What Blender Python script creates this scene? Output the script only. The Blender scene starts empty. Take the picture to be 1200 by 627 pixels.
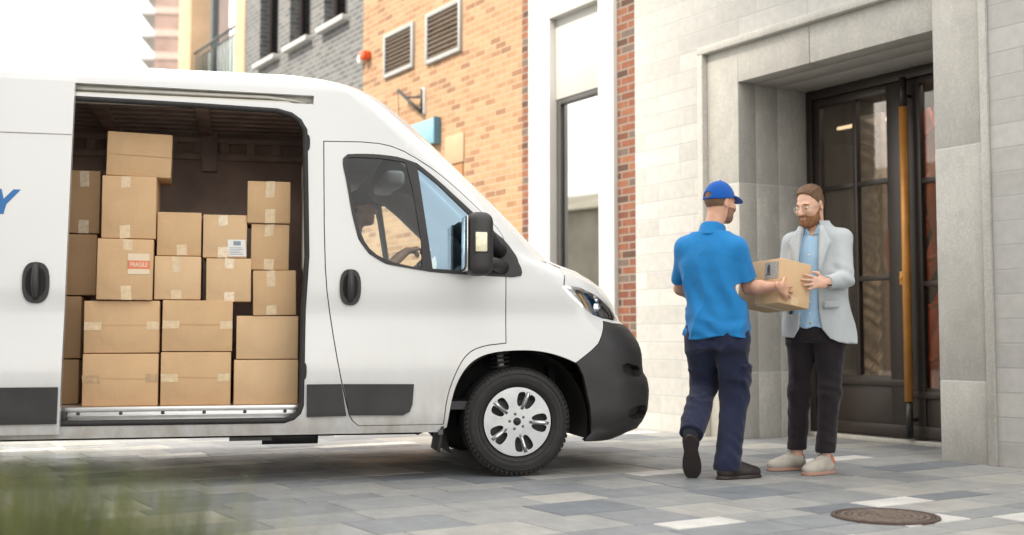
import bpy, bmesh, math, random
import numpy as np
from mathutils import Vector, Matrix, Euler
from mathutils.geometry import delaunay_2d_cdt
R = math.radians
random.seed(7)
rng = np.random.default_rng(7)
scene = bpy.context.scene
COL = scene.collection

# ------------------------------------------------------------------ camera
cam_d = bpy.data.cameras.new('camera')
cam = bpy.data.objects.new('camera', cam_d); COL.objects.link(cam)
cam.location = (0, 0, .86)
cam.rotation_euler = (R(90 + 3.467), 0, 0)
cam_d.sensor_width = 36; cam_d.lens = 41.1
cam_d.clip_start = .05; cam_d.clip_end = 2000
cam_d.dof.use_dof = True; cam_d.dof.focus_distance = 7.1; cam_d.dof.aperture_fstop = 1.4
scene.camera = cam

# ------------------------------------------------------------------ world and sun
SUN_EL, SUN_AZ = R(50), (-.80, -.42)          # towards the sun: left and a little behind the camera
sd = Vector((SUN_AZ[0], SUN_AZ[1], 0)).normalized()
sun_dir = Vector((sd.x*math.cos(SUN_EL), sd.y*math.cos(SUN_EL), math.sin(SUN_EL)))
world = bpy.data.worlds.new('World'); scene.world = world; world.use_nodes = True
wn, wl = world.node_tree.nodes, world.node_tree.links
bg = wn['Background']
sky = wn.new('ShaderNodeTexSky'); sky.sky_type = 'NISHITA'; sky.sun_disc = False
sky.sun_elevation = SUN_EL; sky.sun_rotation = math.atan2(sd.x, sd.y)
sky.dust_density = 4.0; sky.air_density = 1.0; sky.ozone_density = 1.0
# thin bright overcast in front of the blue
tc = wn.new('ShaderNodeTexCoord'); mp = wn.new('ShaderNodeMapping'); mp.inputs['Scale'].default_value = (1.3, 1.3, 3.0)
nz = wn.new('ShaderNodeTexNoise'); nz.inputs['Scale'].default_value = 1.6; nz.inputs['Detail'].default_value = 6
rp = wn.new('ShaderNodeValToRGB'); rp.color_ramp.elements[0].position = .28; rp.color_ramp.elements[1].position = .62
rp.color_ramp.elements[0].color = (.35,)*3+(1,); rp.color_ramp.elements[1].color = (.95,)*3+(1,)
mx = wn.new('ShaderNodeMix'); mx.data_type = 'RGBA'
mx.inputs[7].default_value = (10.6, 10.25, 9.6, 1)
wl.new(tc.outputs['Generated'], mp.inputs['Vector']); wl.new(mp.outputs[0], nz.inputs['Vector'])
wl.new(nz.outputs[0], rp.inputs[0]); wl.new(rp.outputs[0], mx.inputs[0]); wl.new(sky.outputs[0], mx.inputs[6])
wl.new(mx.outputs[2], bg.inputs['Color'])
bg.inputs['Strength'].default_value = .12
sun_d = bpy.data.lights.new('sun', 'SUN'); sun_d.energy = 2.5; sun_d.angle = R(5); sun_d.color = (1, .90, .75)
sun = bpy.data.objects.new('sun', sun_d); COL.objects.link(sun)
sun.rotation_euler = sun_dir.to_track_quat('Z', 'Y').to_euler()
vs = scene.view_settings
vs.view_transform = 'Standard'; vs.look = 'None'; vs.exposure = 1.45; vs.gamma = 1; vs.use_curve_mapping = False
scene.cycles.max_bounces = 8; scene.cycles.transparent_max_bounces = 16
scene.cycles.caustics_reflective = False; scene.cycles.caustics_refractive = False
scene.cycles.sample_clamp_indirect = 6

# ------------------------------------------------------------------ materials
class NT:
    def __init__(s, name):
        s.m = bpy.data.materials.new(name); s.m.use_nodes = True
        s.t = s.m.node_tree; s.n = s.t.nodes; s.l = s.t.links
        s.b = s.n['Principled BSDF']; s.out = s.n['Material Output']
        s._tc = None
    def new(s, t, **kw):
        o = s.n.new(t)
        for k, v in kw.items(): setattr(o, k, v)
        return o
    def coord(s, scale=(1,1,1), out='Object', rot=(0,0,0)):
        if s._tc is None: s._tc = s.new('ShaderNodeTexCoord')
        m = s.new('ShaderNodeMapping'); m.inputs['Scale'].default_value = scale; m.inputs['Rotation'].default_value = rot
        s.l.new(s._tc.outputs[out], m.inputs['Vector']); return m.outputs[0]
    def noise(s, vec, scale, detail=4, rough=.5):
        n = s.new('ShaderNodeTexNoise'); n.inputs['Scale'].default_value = scale
        n.inputs['Detail'].default_value = detail; n.inputs['Roughness'].default_value = rough
        s.l.new(vec, n.inputs['Vector']); return n.outputs[0]
    def ramp(s, fac, stops, const=False):
        r = s.new('ShaderNodeValToRGB'); e = r.color_ramp
        if const: e.interpolation = 'CONSTANT'
        while len(e.elements) < len(stops): e.elements.new(.5)
        for el, (p, c) in zip(e.elements, stops):
            el.position = p; el.color = (*c, 1) if len(c) == 3 else c
        s.l.new(fac, r.inputs[0]); return r.outputs[0]
    def mix(s, fac, a, b, mode='MIX'):
        m = s.new('ShaderNodeMix', data_type='RGBA', blend_type=mode)
        for i, v in ((0, fac), (6, a), (7, b)):
            if isinstance(v, (int, float)): m.inputs[i].default_value = v
            elif isinstance(v, tuple): m.inputs[i].default_value = (*v, 1)
            else: s.l.new(v, m.inputs[i])
        return m.outputs[2]
    def bump(s, h, strength=.3, dist=.01, prev=None):
        b = s.new('ShaderNodeBump'); b.inputs['Strength'].default_value = strength; b.inputs['Distance'].default_value = dist
        s.l.new(h, b.inputs['Height'])
        if prev is not None: s.l.new(prev, b.inputs['Normal'])
        return b.outputs[0]
    def set(s, color=None, rough=None, normal=None, **kw):
        for k, v in (('Base Color', color), ('Roughness', rough), ('Normal', normal)):
            if v is None: continue
            if isinstance(v, (int, float)): s.b.inputs[k].default_value = v
            elif isinstance(v, tuple): s.b.inputs[k].default_value = (*v, 1)
            else: s.l.new(v, s.b.inputs[k])
        for k, v in kw.items():
            s.b.inputs[k.replace('_', ' ').title() if k not in ('IOR',) else k].default_value = v
        return s.m

def simple(name, c, rough=.5, var=.12, nscale=6., bump=0., bscale=60., metallic=0., bdist=.004, coat=0., spec=.5):
    t = NT(name); v = t.coord()
    lo = tuple(x*(1-var) for x in c); hi = tuple(min(1, x*(1+var)) for x in c)
    col = t.ramp(t.noise(v, nscale), [(.3, lo), (.7, hi)])
    nrm = t.bump(t.noise(v, bscale, 3), bump, bdist) if bump else None
    t.set(col, rough, nrm)
    t.b.inputs['Metallic'].default_value = metallic
    t.b.inputs['Coat Weight'].default_value = coat
    t.b.inputs['Coat Roughness'].default_value = .06
    t.b.inputs['Specular IOR Level'].default_value = spec
    return t.m

def glass(name, tint=(.86, .92, .93), refl=1.0, base=.03, gcol=(1, 1, 1)):
    t = NT(name); t.n.remove(t.b)
    tr = t.new('ShaderNodeBsdfTransparent'); tr.inputs[0].default_value = (*tint, 1)
    gl = t.new('ShaderNodeBsdfGlossy'); gl.inputs['Roughness'].default_value = .01; gl.inputs['Color'].default_value = (*gcol, 1)
    fr = t.new('ShaderNodeFresnel'); fr.inputs['IOR'].default_value = 1.5
    ma = t.new('ShaderNodeMath', operation='MULTIPLY_ADD'); ma.inputs[1].default_value = refl; ma.inputs[2].default_value = base
    ma.use_clamp = True
    mi = t.new('ShaderNodeMixShader')
    t.l.new(fr.outputs[0], ma.inputs[0]); t.l.new(ma.outputs[0], mi.inputs[0])
    t.l.new(tr.outputs[0], mi.inputs[1]); t.l.new(gl.outputs[0], mi.inputs[2]); t.l.new(mi.outputs[0], t.out.inputs[0])
    return t.m

def brick_mat(name, tones, mortar, bw, bh, msize=.012, nvar=.18, rough=.85, offset=.5, bump=.5, squash=1., sqf=2, seedoff=0., offf=2):
    """bricks laid on the local x-z plane; each brick takes one tone of its own"""
    t = NT(name)
    if t._tc is None: t._tc = t.new('ShaderNodeTexCoord')
    sp = t.new('ShaderNodeSeparateXYZ'); t.l.new(t._tc.outputs['Object'], sp.inputs[0])
    ad = t.new('ShaderNodeMath', operation='ADD'); t.l.new(sp.outputs[0], ad.inputs[0]); t.l.new(sp.outputs[1], ad.inputs[1])
    ad2 = t.new('ShaderNodeMath', operation='ADD'); ad2.inputs[1].default_value = 40 + seedoff; t.l.new(ad.outputs[0], ad2.inputs[0])
    cb = t.new('ShaderNodeCombineXYZ'); t.l.new(ad2.outputs[0], cb.inputs[0]); t.l.new(sp.outputs[2], cb.inputs[1])
    b = t.new('ShaderNodeTexBrick'); t.l.new(cb.outputs[0], b.inputs['Vector'])
    b.offset = offset; b.squash = squash; b.squash_frequency = sqf; b.offset_frequency = offf
    b.inputs['Color1'].default_value = (0, 0, 0, 1); b.inputs['Color2'].default_value = (1, 1, 1, 1); b.inputs['Mortar'].default_value = (.5, .5, .5, 1)
    b.inputs['Scale'].default_value = 1; b.inputs['Mortar Size'].default_value = msize; b.inputs['Mortar Smooth'].default_value = .25
    b.inputs['Brick Width'].default_value = bw; b.inputs['Row Height'].default_value = bh
    n = len(tones)
    tone = t.ramp(b.outputs['Color'], [(tones[i][0], tones[i][1]) for i in range(n)], const=True)
    v = t.coord()
    tone = t.mix(1.0, tone, t.ramp(t.noise(v, 14, 5), [(.3, (1-nvar,)*3), (.7, (1+nvar*.4,)*3)]), 'MULTIPLY')
    tone = t.mix(1.0, tone, t.ramp(t.noise(v, .9, 3), [(.3, (.9, .9, .9)), (.7, (1.05, 1.04, 1.02))]), 'MULTIPLY')
    col = t.mix(b.outputs['Fac'], tone, mortar)
    inv = t.new('ShaderNodeMath', operation='SUBTRACT'); inv.inputs[0].default_value = 1; t.l.new(b.outputs['Fac'], inv.inputs[1])
    nb = t.bump(t.noise(v, 90, 3), .25, .003)
    t.set(col, rough, t.bump(inv.outputs[0], bump, .008, nb))
    return t.m

M = {}
t = NT('van_white'); v_ = t.coord()
t._sep = t.new('ShaderNodeSeparateXYZ'); t.l.new(t._tc.outputs['Object'], t._sep.inputs[0])
film = t.ramp(t._sep.outputs[2], [(.30, (1, 1, 1)), (.62, (.16, .16, .16)), (.95, (0, 0, 0))])
spk = t.ramp(t.noise(t.coord((1, 1, .35)), 7, 8, .7), [(.38, (0, 0, 0)), (.72, (1, 1, 1))])
dirt = t.mix(1., film, spk, 'MULTIPLY')
base_ = t.ramp(t.noise(v_, 1.2, 3), [(.3, (.60, .60, .592)), (.7, (.63, .63, .62))])
colr = t.mix(dirt, base_, (.42, .37, .31))
rgh = t.ramp(t.noise(v_, 3, 4), [(.3, (.16,)*3), (.7, (.26,)*3)])
t.set(colr, rgh); t.b.inputs['Coat Weight'].default_value = .6; t.b.inputs['Coat Roughness'].default_value = .05
M['van_white'] = t.m
M['van_black'] = simple('van_black_plastic', (.028, .026, .026), .55, .2, 8, .25, 300, bdist=.0015)
M['rubber'] = simple('rubber_black', (.018, .017, .017), .7, .25, 20, .2, 80)
M['dark'] = simple('dark_cavity', (.012, .011, .011), .9)
M['cream'] = simple('rail_cream', (.62, .60, .54), .45, .08)
M['alu'] = simple('aluminium', (.62, .62, .61), .34, .06, 12, .1, 60, metallic=.85)
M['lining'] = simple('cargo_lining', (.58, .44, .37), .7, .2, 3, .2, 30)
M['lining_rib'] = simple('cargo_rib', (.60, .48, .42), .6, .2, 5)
M['cab_grey'] = simple('cab_grey', (.36, .34, .325), .8, .08)
M['cab_light'] = simple('cab_light_grey', (.55, .54, .52), .7, .06)
M['cab_dark'] = simple('cab_dark', (.03, .03, .032), .6, .2)
M['seat'] = simple('seat_cloth', (.045, .045, .05), .95, .2, 30, .3, 200)
M['bulkhead'] = simple('bulkhead_grey', (.6, .59, .57), .5, .06)
M['glass_cab'] = glass('cab_glass', (.86, .92, .94), .6, .0)
M['glass_quarter'] = glass('quarter_glass', (.50, .74, .90), 1.9, .13, (.58, .80, 1))  # blue of the reflected sky put into the pane's own tint
M['glass_wind'] = glass('windscreen_glass', (.82, .90, .92), 1.0, .05)
M['lens'] = glass('lamp_lens', (.93, .93, .93), 1.0, .05)
M['chrome'] = simple('chrome', (.75, .75, .75), .12, .05, metallic=1.)
M['lamp_dark'] = simple('lamp_dark', (.22, .21, .20), .25, .2)
M['amber'] = simple('amber_lens', (.75, .42, .12), .2, .1)
M['pale_lens'] = simple('pale_lens', (.85, .78, .55), .2, .2, 30)
M['hubcap'] = simple('hubcap_silver', (.52, .53, .54), .26, .10, 10, metallic=.9)
M['steel'] = simple('dark_steel', (.10, .10, .10), .5, .2, metallic=.6)
M['blue_print'] = simple('blue_print', (.012, .13, .36), .4, .05)

def card(name, c):
    t = NT(name); v = t.coord()
    flute = t.noise(t.coord((1, 1, 60)), 8, 2)
    col = t.ramp(t.noise(v, 5, 5), [(.3, tuple(x*.90 for x in c)), (.7, tuple(x*1.07 for x in c))])
    col = t.mix(.25, col, t.ramp(flute, [(.3, tuple(x*.88 for x in c)), (.7, c)]))
    t.set(col, .85, t.bump(t.noise(v, 9, 3), .35, .02, t.bump(t.noise(v, 40, 4), .2, .004))); t.b.inputs['Specular IOR Level'].default_value = .25
    return t.m
M['card_a'] = card('cardboard_warm', (.58, .385, .215))
M['card_b'] = card('cardboard_mid', (.52, .335, .185))
M['card_c'] = card('cardboard_light', (.63, .435, .255))
M['tape'] = simple('parcel_tape', (.62, .47, .29), .32, .12, 30, .4, 40)
M['tape_clear'] = simple('clear_tape', (.70, .57, .40), .25, .15, 40, .4, 50)
M['tape_brown'] = simple('brown_tape', (.42, .28, .15), .35, .2, 30, .4, 40)
M['paper'] = simple('label_paper', (.74, .73, .70), .7, .04)
M['paper_cream'] = simple('label_cream', (.70, .58, .42), .7, .05)
M['red_ink'] = simple('red_ink', (.68, .20, .11), .7, .1)
M['grey_ink'] = simple('grey_ink', (.23, .27, .33), .7, .1)
M['dark_ink'] = simple('dark_ink', (.05, .05, .055), .7, .1)
M['grey_paper'] = simple('grey_label_paper', (.33, .32, .30), .7, .15, 60)

# ------------------------------------------------------------------ mesh helpers
class MB:
    def __init__(s): s.v = []; s.f = []; s.s = []
    def add(s, vs, fs, smooth=False):
        o = len(s.v); s.v += [tuple(map(float, v)) for v in vs]
        s.f += [tuple(o+i for i in f) for f in fs]; s.s += [smooth]*len(fs)
        return s
    def box(s, lo, hi, mat4=None):
        x0, y0, z0 = lo; x1, y1, z1 = hi
        vs = [(x0,y0,z0),(x1,y0,z0),(x1,y1,z0),(x0,y1,z0),(x0,y0,z1),(x1,y0,z1),(x1,y1,z1),(x0,y1,z1)]
        if mat4 is not None: vs = [mat4 @ Vector(v) for v in vs]
        return s.add(vs, [(0,3,2,1),(4,5,6,7),(0,1,5,4),(1,2,6,5),(2,3,7,6),(3,0,4,7)])
    def tube(s, pts, r, seg=8, cap=True, closed=False):
        pts = [Vector(p) for p in pts]; n = len(pts)
        rs = r if isinstance(r, (list, tuple)) else [r]*n
        rings = []; prev = None
        for i, p in enumerate(pts):
            if closed: d = pts[(i+1) % n] - pts[i-1]
            else: d = pts[min(i+1, n-1)] - pts[max(i-1, 0)]
            d.normalize()
            if prev is None:
                a = Vector((0,0,1)) if abs(d.z) < .9 else Vector((1,0,0))
                x = d.cross(a).normalized()
            else: x = (prev - d*prev.dot(d)).normalized()
            prev = x; y = d.cross(x)
            rings.append([p + (x*math.cos(2*math.pi*k/seg) + y*math.sin(2*math.pi*k/seg))*rs[i] for k in range(seg)])
        vs = [v for rg in rings for v in rg]; fs = []
        for i in range(n if closed else n-1):
            j = (i+1) % n
            for k in range(seg):
                fs.append((i*seg+k, i*seg+(k+1) % seg, j*seg+(k+1) % seg, j*seg+k))
        if cap and not closed:
            fs.append(tuple(range(seg))[::-1]); fs.append(tuple((n-1)*seg+k for k in range(seg)))
        return s.add(vs, fs, True)
    def prism(s, poly, a, b, axis=1, mat4=None, smooth=False):
        """extrude a 2D polygon (list of 2-tuples) from a to b along axis"""
        def mk(p, t):
            v = [0,0,0]; o = [i for i in range(3) if i != axis]
            v[o[0]], v[o[1]], v[axis] = p[0], p[1], t
            return mat4 @ Vector(v) if mat4 is not None else Vector(v)
        n = len(poly)
        vs = [mk(p, a) for p in poly] + [mk(p, b) for p in poly]
        fs = [tuple(range(n)), tuple(range(2*n-1, n-1, -1))] + [(i, n+i, n+(i+1) % n, (i+1) % n) for i in range(n)]
        return s.add(vs, fs, smooth)
    def lathe(s, prof, c=(0,0,0), axis=1, seg=48, arc=None, smooth=True):
        """prof: (radius, height along axis)"""
        full = arc is None; a0, a1 = arc or (0, 2*math.pi)
        m = seg if full else seg+1; vs = []; fs = []
        o = [i for i in range(3) if i != axis]
        for k in range(m):
            a = a0 + (a1-a0)*k/seg
            for (r, t) in prof:
                v = list(c); v[o[0]] += r*math.cos(a); v[o[1]] += r*math.sin(a); v[axis] += t; vs.append(v)
        n = len(prof)
        for k in range(seg):
            k2 = (k+1) % m
            for i in range(n-1): fs.append((k*n+i, k*n+i+1, k2*n+i+1, k2*n+i))
        return s.add(vs, fs, smooth)
    def build(s, name, mat, parent=None, bevel=0., seg=2, fix=True, loc=None, mats=None):
        me = bpy.data.meshes.new(name); me.from_pydata(s.v, [], s.f); me.update()
        me.polygons.foreach_set('use_smooth', s.s)
        bm = bmesh.new(); bm.from_mesh(me)
        if fix: bmesh.ops.recalc_face_normals(bm, faces=bm.faces)
        if bevel:
            es = [e for e in bm.edges if len(e.link_faces) == 2 and e.calc_face_angle(0) > .5]
            bmesh.ops.bevel(bm, geom=es, offset=bevel, segments=seg, affect='EDGES', profile=.5, clamp_overlap=True)
            for f in bm.faces: f.smooth = True
        bm.to_mesh(me); bm.free()
        if bevel and hasattr(me, 'set_sharp_from_angle'): me.set_sharp_from_angle(angle=R(50))
        return link(name, me, mat, parent, loc)

def build_split(mb, name, mat, parent=None, bevel=0., **kw):
    """one object per connected piece"""
    n = len(mb.v); par_ = list(range(n))
    def find(i):
        while par_[i] != i: par_[i] = par_[par_[i]]; i = par_[i]
        return i
    for f in mb.f:
        r0 = find(f[0])
        for i in f[1:]: par_[find(i)] = r0
    groups = {}
    for k, f in enumerate(mb.f): groups.setdefault(find(f[0]), []).append(k)
    out = []
    for fs in groups.values():
        m = MB(); ids = {}
        for k in fs:
            g_ = []
            for i in mb.f[k]:
                if i not in ids: ids[i] = len(m.v); m.v.append(mb.v[i])
                g_.append(ids[i])
            m.f.append(tuple(g_)); m.s.append(mb.s[k])
        out.append(m.build(name, mat, parent, bevel, **kw))
    return out
def link(name, me, mat, parent=None, loc=None):
    o = bpy.data.objects.new(name, me); COL.objects.link(o)
    if mat is not None:
        for m_ in (mat if isinstance(mat, (list, tuple)) else [mat]): me.materials.append(m_)
    if parent is not None: o.parent = parent
    if loc is not None: o.location = loc
    return o
def tag(o, label=None, cat=None, group=None, kind=None):
    for k, v in (('label', label), ('category', cat), ('group', group), ('kind', kind)):
        if v: o[k] = v
    return o
def empty(name, loc, rz=0):
    o = bpy.data.objects.new(name, None); COL.objects.link(o)
    o.location = loc; o.rotation_euler = (0, 0, rz); o.empty_display_size = .2
    return o
def rot_basis(x, y, z): return Matrix((x, y, z)).transposed()

def text_mesh(txt, size, depth=.0006):
    cu = bpy.data.curves.new('lettering', 'FONT'); cu.body = txt; cu.size = size; cu.extrude = depth; cu.align_x = 'CENTER'; cu.align_y = 'CENTER'
    cu.offset = size*.02
    o = bpy.data.objects.new('lettering', cu); COL.objects.link(o)
    bpy.context.view_layer.update()
    me = bpy.data.meshes.new_from_object(o.evaluated_get(bpy.context.evaluated_depsgraph_get()))
    bpy.data.objects.remove(o); return me

# ------------------------------------------------------------------ ground
FAC_O = Vector((3.245, 7.962, 0)); FAC_R = R(-57.8)
FAC = Matrix.Translation(FAC_O) @ Matrix.Rotation(FAC_R, 4, 'Z')      # local x along the facade, y into the building
def fw(u, d, z=0): return FAC @ Vector((u, d, z))

def ground_mat():
    t = NT('ground_stone')
    v = t.coord()
    col = t.ramp(t.noise(v, .8, 6), [(.3, (.17, .17, .17)), (.7, (.26, .255, .25))])
    t.set(col, .8); return t.m
gm = MB(); gm.add([(-300,-300,-.012),(300,-300,-.012),(300,600,-.012),(-300,600,-.012)], [(0,1,2,3)])
g = gm.build('ground', ground_mat()); tag(g, kind='structure')

def paving_mat():
    t = NT('paving_slabs')
    at = t.new('ShaderNodeAttribute', attribute_name='tone')
    tone = t.ramp(at.outputs['Fac'], [(0, (.165, .182, .202)), (.14, (.212, .225, .238)), (.32, (.245, .256, .262)), (.52, (.29, .294, .288)),
                                      (.72, (.335, .332, .315)), (.85, (.385, .378, .355)), (.90, (.56, .555, .53))], True)
    v = t.coord()
    tone = t.mix(1., tone, t.ramp(t.noise(v, 5, 8, .65), [(.25, (.78, .78, .79)), (.75, (1.14, 1.13, 1.11))]), 'MULTIPLY')
    tone = t.mix(1., tone, t.ramp(t.noise(t.coord((3, 14, 3), rot=(0, 0, .3)), 2, 6, .7), [(.3, (.86, .86, .86)), (.7, (1.08, 1.08, 1.08))]), 'MULTIPLY')
    tone = t.mix(.8, tone, t.ramp(t.noise(v, 130, 2), [(.35, (.82, .82, .82)), (.65, (1.08, 1.08, 1.08))]), 'MULTIPLY')
    rough = t.ramp(t.noise(v, 3, 5), [(.3, (.46,)*3), (.7, (.72,)*3)])
    t.set(tone, rough, t.bump(t.noise(v, 60, 5), .35, .003))
    return t.m
def joint_mat(): return simple('joint_sand', (.105, .10, .092), .95, .25, 40)
pv, pf, ptone = [], [], []
u = -10.0; row = 0
while u < 7.5:
    w = random.choice([.2, .2, .3, .4, .4])
    v = -16.0 - random.random()*.4
    while v < .84:
        L_ = random.choice([.4, .42, .45, .48]) if w < .25 else random.choice([.4, .5, .6])
        v1 = min(v + L_, .86)
        t_ = random.random()
        if w > .25 and t_ > .895: t_ = random.random()*.8
        if w < .25 and t_ > .70: t_ = .95
        g_ = .0025; b = len(pv); dz = random.uniform(-.0008, .0008)
        e = .004
        for (a, c, z) in ((u+g_, v+g_, -.008), (u+w-g_, v+g_, -.008), (u+w-g_, v1-g_, -.008), (u+g_, v1-g_, -.008),
                          (u+g_+e, v+g_+e, dz), (u+w-g_-e, v+g_+e, dz), (u+w-g_-e, v1-g_-e, dz), (u+g_+e, v1-g_-e, dz)):
            pv.append((a, c, z))
        for q in ((4,5,6,7), (0,1,5,4), (1,2,6,5), (2,3,7,6), (3,0,4,7)):
            pf.append(tuple(b+i for i in q)); ptone.append(t_)
        v = v1
    u += w
# nothing of the paving runs under the solid walls
keep = [i for i, f in enumerate(pf) if True]
me = bpy.data.meshes.new('paving'); me.from_pydata(pv, [], pf); me.update()
at = me.attributes.new('tone', 'FLOAT', 'FACE'); at.data.foreach_set('value', ptone)
pav = link('paving', me, paving_mat()); pav.matrix_world = FAC; tag(pav, kind='structure')
jb = MB(); jb.add([(-10,-16,-.006),(7.5,-16,-.006),(7.5,.86,-.006),(-10,.86,-.006)], [(0,1,2,3)])
j = jb.build('paving_bed', joint_mat()); j.matrix_world = FAC; tag(j, kind='structure')

# ------------------------------------------------------------------ facade materials
M['ashlar'] = brick_mat('white_ashlar', [(0, (.42, .415, .40)), (.3, (.445, .44, .425)), (.6, (.465, .46, .445)), (.85, (.49, .485, .465))],
                        (.385, .38, .365), .50, .165, .007, .10, .8, .37, .35, 1.6, 3)
def stone(name, c, vein=.5):
    t = NT(name); v = t.coord()
    col = t.ramp(t.noise(v, 4, 8, .65), [(.25, tuple(x*.78 for x in c)), (.5, c), (.75, tuple(x*1.13 for x in c))])
    vn = t.noise(t.coord((1.5, 1.5, .5), rot=(.3, .5, .2)), 2.2, 9, .75)
    col = t.mix(vein, col, t.ramp(vn, [(.485, c), (.5, tuple(min(1, x*1.55) for x in c)), (.515, c)]), 'MIX')
    col = t.mix(.6, col, t.ramp(t.noise(v, 60, 3), [(.35, (.85, .85, .85)), (.65, (1.08, 1.08, 1.08))]), 'MULTIPLY')
    t.set(col, .6, t.bump(t.noise(v, 70, 4), .25, .002)); return t.m
M['portal'] = stone('portal_stone', (.43, .415, .38), .25)
M['jamb'] = stone('jamb_stone', (.47, .46, .425), .5)
M['soffit'] = stone('soffit_stone', (.44, .42, .385), .25)
M['grout'] = simple('pale_grout', (.62, .62, .60), .9, .05)
M['bronze'] = simple('bronze_door', (.040, .031, .026), .42, .15, 4, .05, 80, metallic=.25)
M['bronze_dark'] = simple('bronze_dark', (.018, .015, .013), .4, .15, 4)
M['brass'] = simple('brass', (.56, .25, .055), .42, .12, 8, .1, 40, metallic=.2)
M['glass_door'] = glass('door_glass', (.78, .72, .66), .55, .015)
M['red_brick'] = brick_mat('red_brick', [(0, (.085, .042, .030)), (.18, (.155, .054, .032)), (.42, (.205, .072, .038)), (.66, (.24, .095, .05)), (.86, (.13, .095, .08))],
                           (.22, .185, .15), .225, .078, .010, .2, .85, seedoff=3)
M['yellow_brick'] = brick_mat('yellow_brick', [(0, (.25, .135, .075)), (.10, (.345, .205, .11)), (.35, (.38, .235, .128)), (.66, (.405, .258, .145)), (.92, (.30, .165, .085))],
                              (.38, .275, .185), .235, .078, .009, .15, .85, seedoff=7)
M['grey_brick'] = brick_mat('grey_brick', [(0, (.095, .10, .105)), (.3, (.115, .12, .125)), (.6, (.135, .14, .145)), (.85, (.16, .163, .165))],
                            (.22, .22, .215), .225, .078, .011, .12, .85, seedoff=11)
M['white_render'] = simple('white_concrete', (.52, .51, .49), .7, .04, 2, .1, 50)
M['white_panel'] = simple('pale_panel', (.46, .455, .43), .6, .05, 2)
M['win_frame'] = simple('window_frame_dark', (.06, .058, .055), .45, .1)
M['glass_win'] = glass('window_glass', (.35, .38, .38), 1.6, .35)
M['louver'] = simple('louvre_grey', (.17, .155, .14), .55, .1)
M['louver_dark'] = simple('louvre_cavity', (.05, .042, .038), .8, .1)
M['vent_frame'] = simple('vent_frame', (.32, .32, .31), .5, .05)
M['sill'] = simple('sill_concrete', (.42, .42, .41), .7, .06)
M['grey_win'] = simple('grey_window_frame', (.035, .025, .026), .5, .15)
M['dark_room'] = simple('dark_room', (.035, .03, .027), .9, .2)
M['lobby_wall'] = simple('lobby_wall', (.12, .10, .088), .8, .15)
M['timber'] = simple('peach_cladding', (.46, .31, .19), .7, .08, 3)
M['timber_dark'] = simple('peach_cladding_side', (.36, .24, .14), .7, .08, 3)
M['rail_dark'] = simple('railing_dark', (.05, .06, .06), .5)
M['white_paint'] = simple('white_paint', (.72, .71, .70), .5, .04)

def facade_empty(name, label, cat):
    e_ = empty(name, FAC_O, FAC_R); tag(e_, label, cat); return e_

# ------------------------------------------------------------------ stone building with the portal
sb = facade_empty('stone_building', 'pale stone building with a deep grey portal around a dark bronze door', 'building')
uL, uR, zT, dD = -2.45, -.405, 3.085, .85
w = MB()
for lo_, hi_ in (((-3.852, 0, -.1), (-2.91, .9, 4.6)), ((.045, 0, -.1), (6, .9, 4.6)), ((-2.91, 0, 3.47), (.045, .9, 4.6))):
    w = MB(); w.box(lo_, hi_); w.build('wall', M['ashlar'], sb)
f_ = MB()                                        # raised outer moulding
f_.box((-2.909, -.035, 0), (-2.845, .25, 3.40)); f_.box((-.018, -.02, 0), (.044, .25, 3.40)); f_.box((-2.909, -.035, 3.40), (.044, .25, 3.469))
f_.build('moulding', M['portal'], sb, .006)
f_ = MB(); jz = [0, .565, 2.205, 3.40]
for i in range(3):
    a, b = jz[i]+(.004 if i else 0), jz[i+1]-(.004 if i < 2 else .002)
    f_.box((-2.843, .028, a), (uL, .236, b)); f_.box((uR, .0, a), (-.02, .236, b))
for a, b in ((uL+.003, -1.62), (-1.612, uR-.003)): f_.box((a, .028, zT), (b, .236, 3.398))
f_.build('portal_frame', M['portal'], sb, .0015)
f_ = MB(); f_.box((-2.842, .0295, .1), (uL-.003, .29, 3.3)); f_.box((uR+.003, .0018, .1), (-.03, .29, 3.3)); build_split(f_, 'mortar', M['grout'], sb)
f_ = MB()
ds = [.236, .507, dD+.02]
for k in range(2):
    for i in range(3):
        a, b = jz[i]+(.004 if i else 0), min(jz[i+1], zT)-(.004 if i < 2 else .001)
        f_.box((uL-.3, ds[k]+.003, a), (uL, ds[k+1]-.003, b))
f_.build('jamb', M['jamb'], sb, .0012)
f_ = MB()
for i in range(3): f_.box((uR, .24, jz[i]+.004), (uR+.3, dD+.02, min(jz[i+1], zT)-.004))
f_.build('jamb', M['jamb'], sb, .001)
f_ = MB(); f_.box((uL-.25, .20, .0), (uL-.0012, dD+.01, zT-.002)); f_.build('joint', M['grout'], sb)
f_ = MB()
for a, b in ((.240, .505), (.511, dD+.02)): f_.box((uL-.2, a, zT), (uR+.2, b, zT+.2))
f_.build('soffit', M['soffit'], sb, .003)
f_ = MB(); f_.box((-.5+uL*0-2.2, .3, zT+.006), (uR+.1, dD, zT+.15)); f_.build('soffit_joint', M['grout'], sb)
f_ = MB(); f_.box((uL, .80, 0), (uR, 1.0, .035)); f_.build('threshold', M['portal'], sb, .004)

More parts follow.
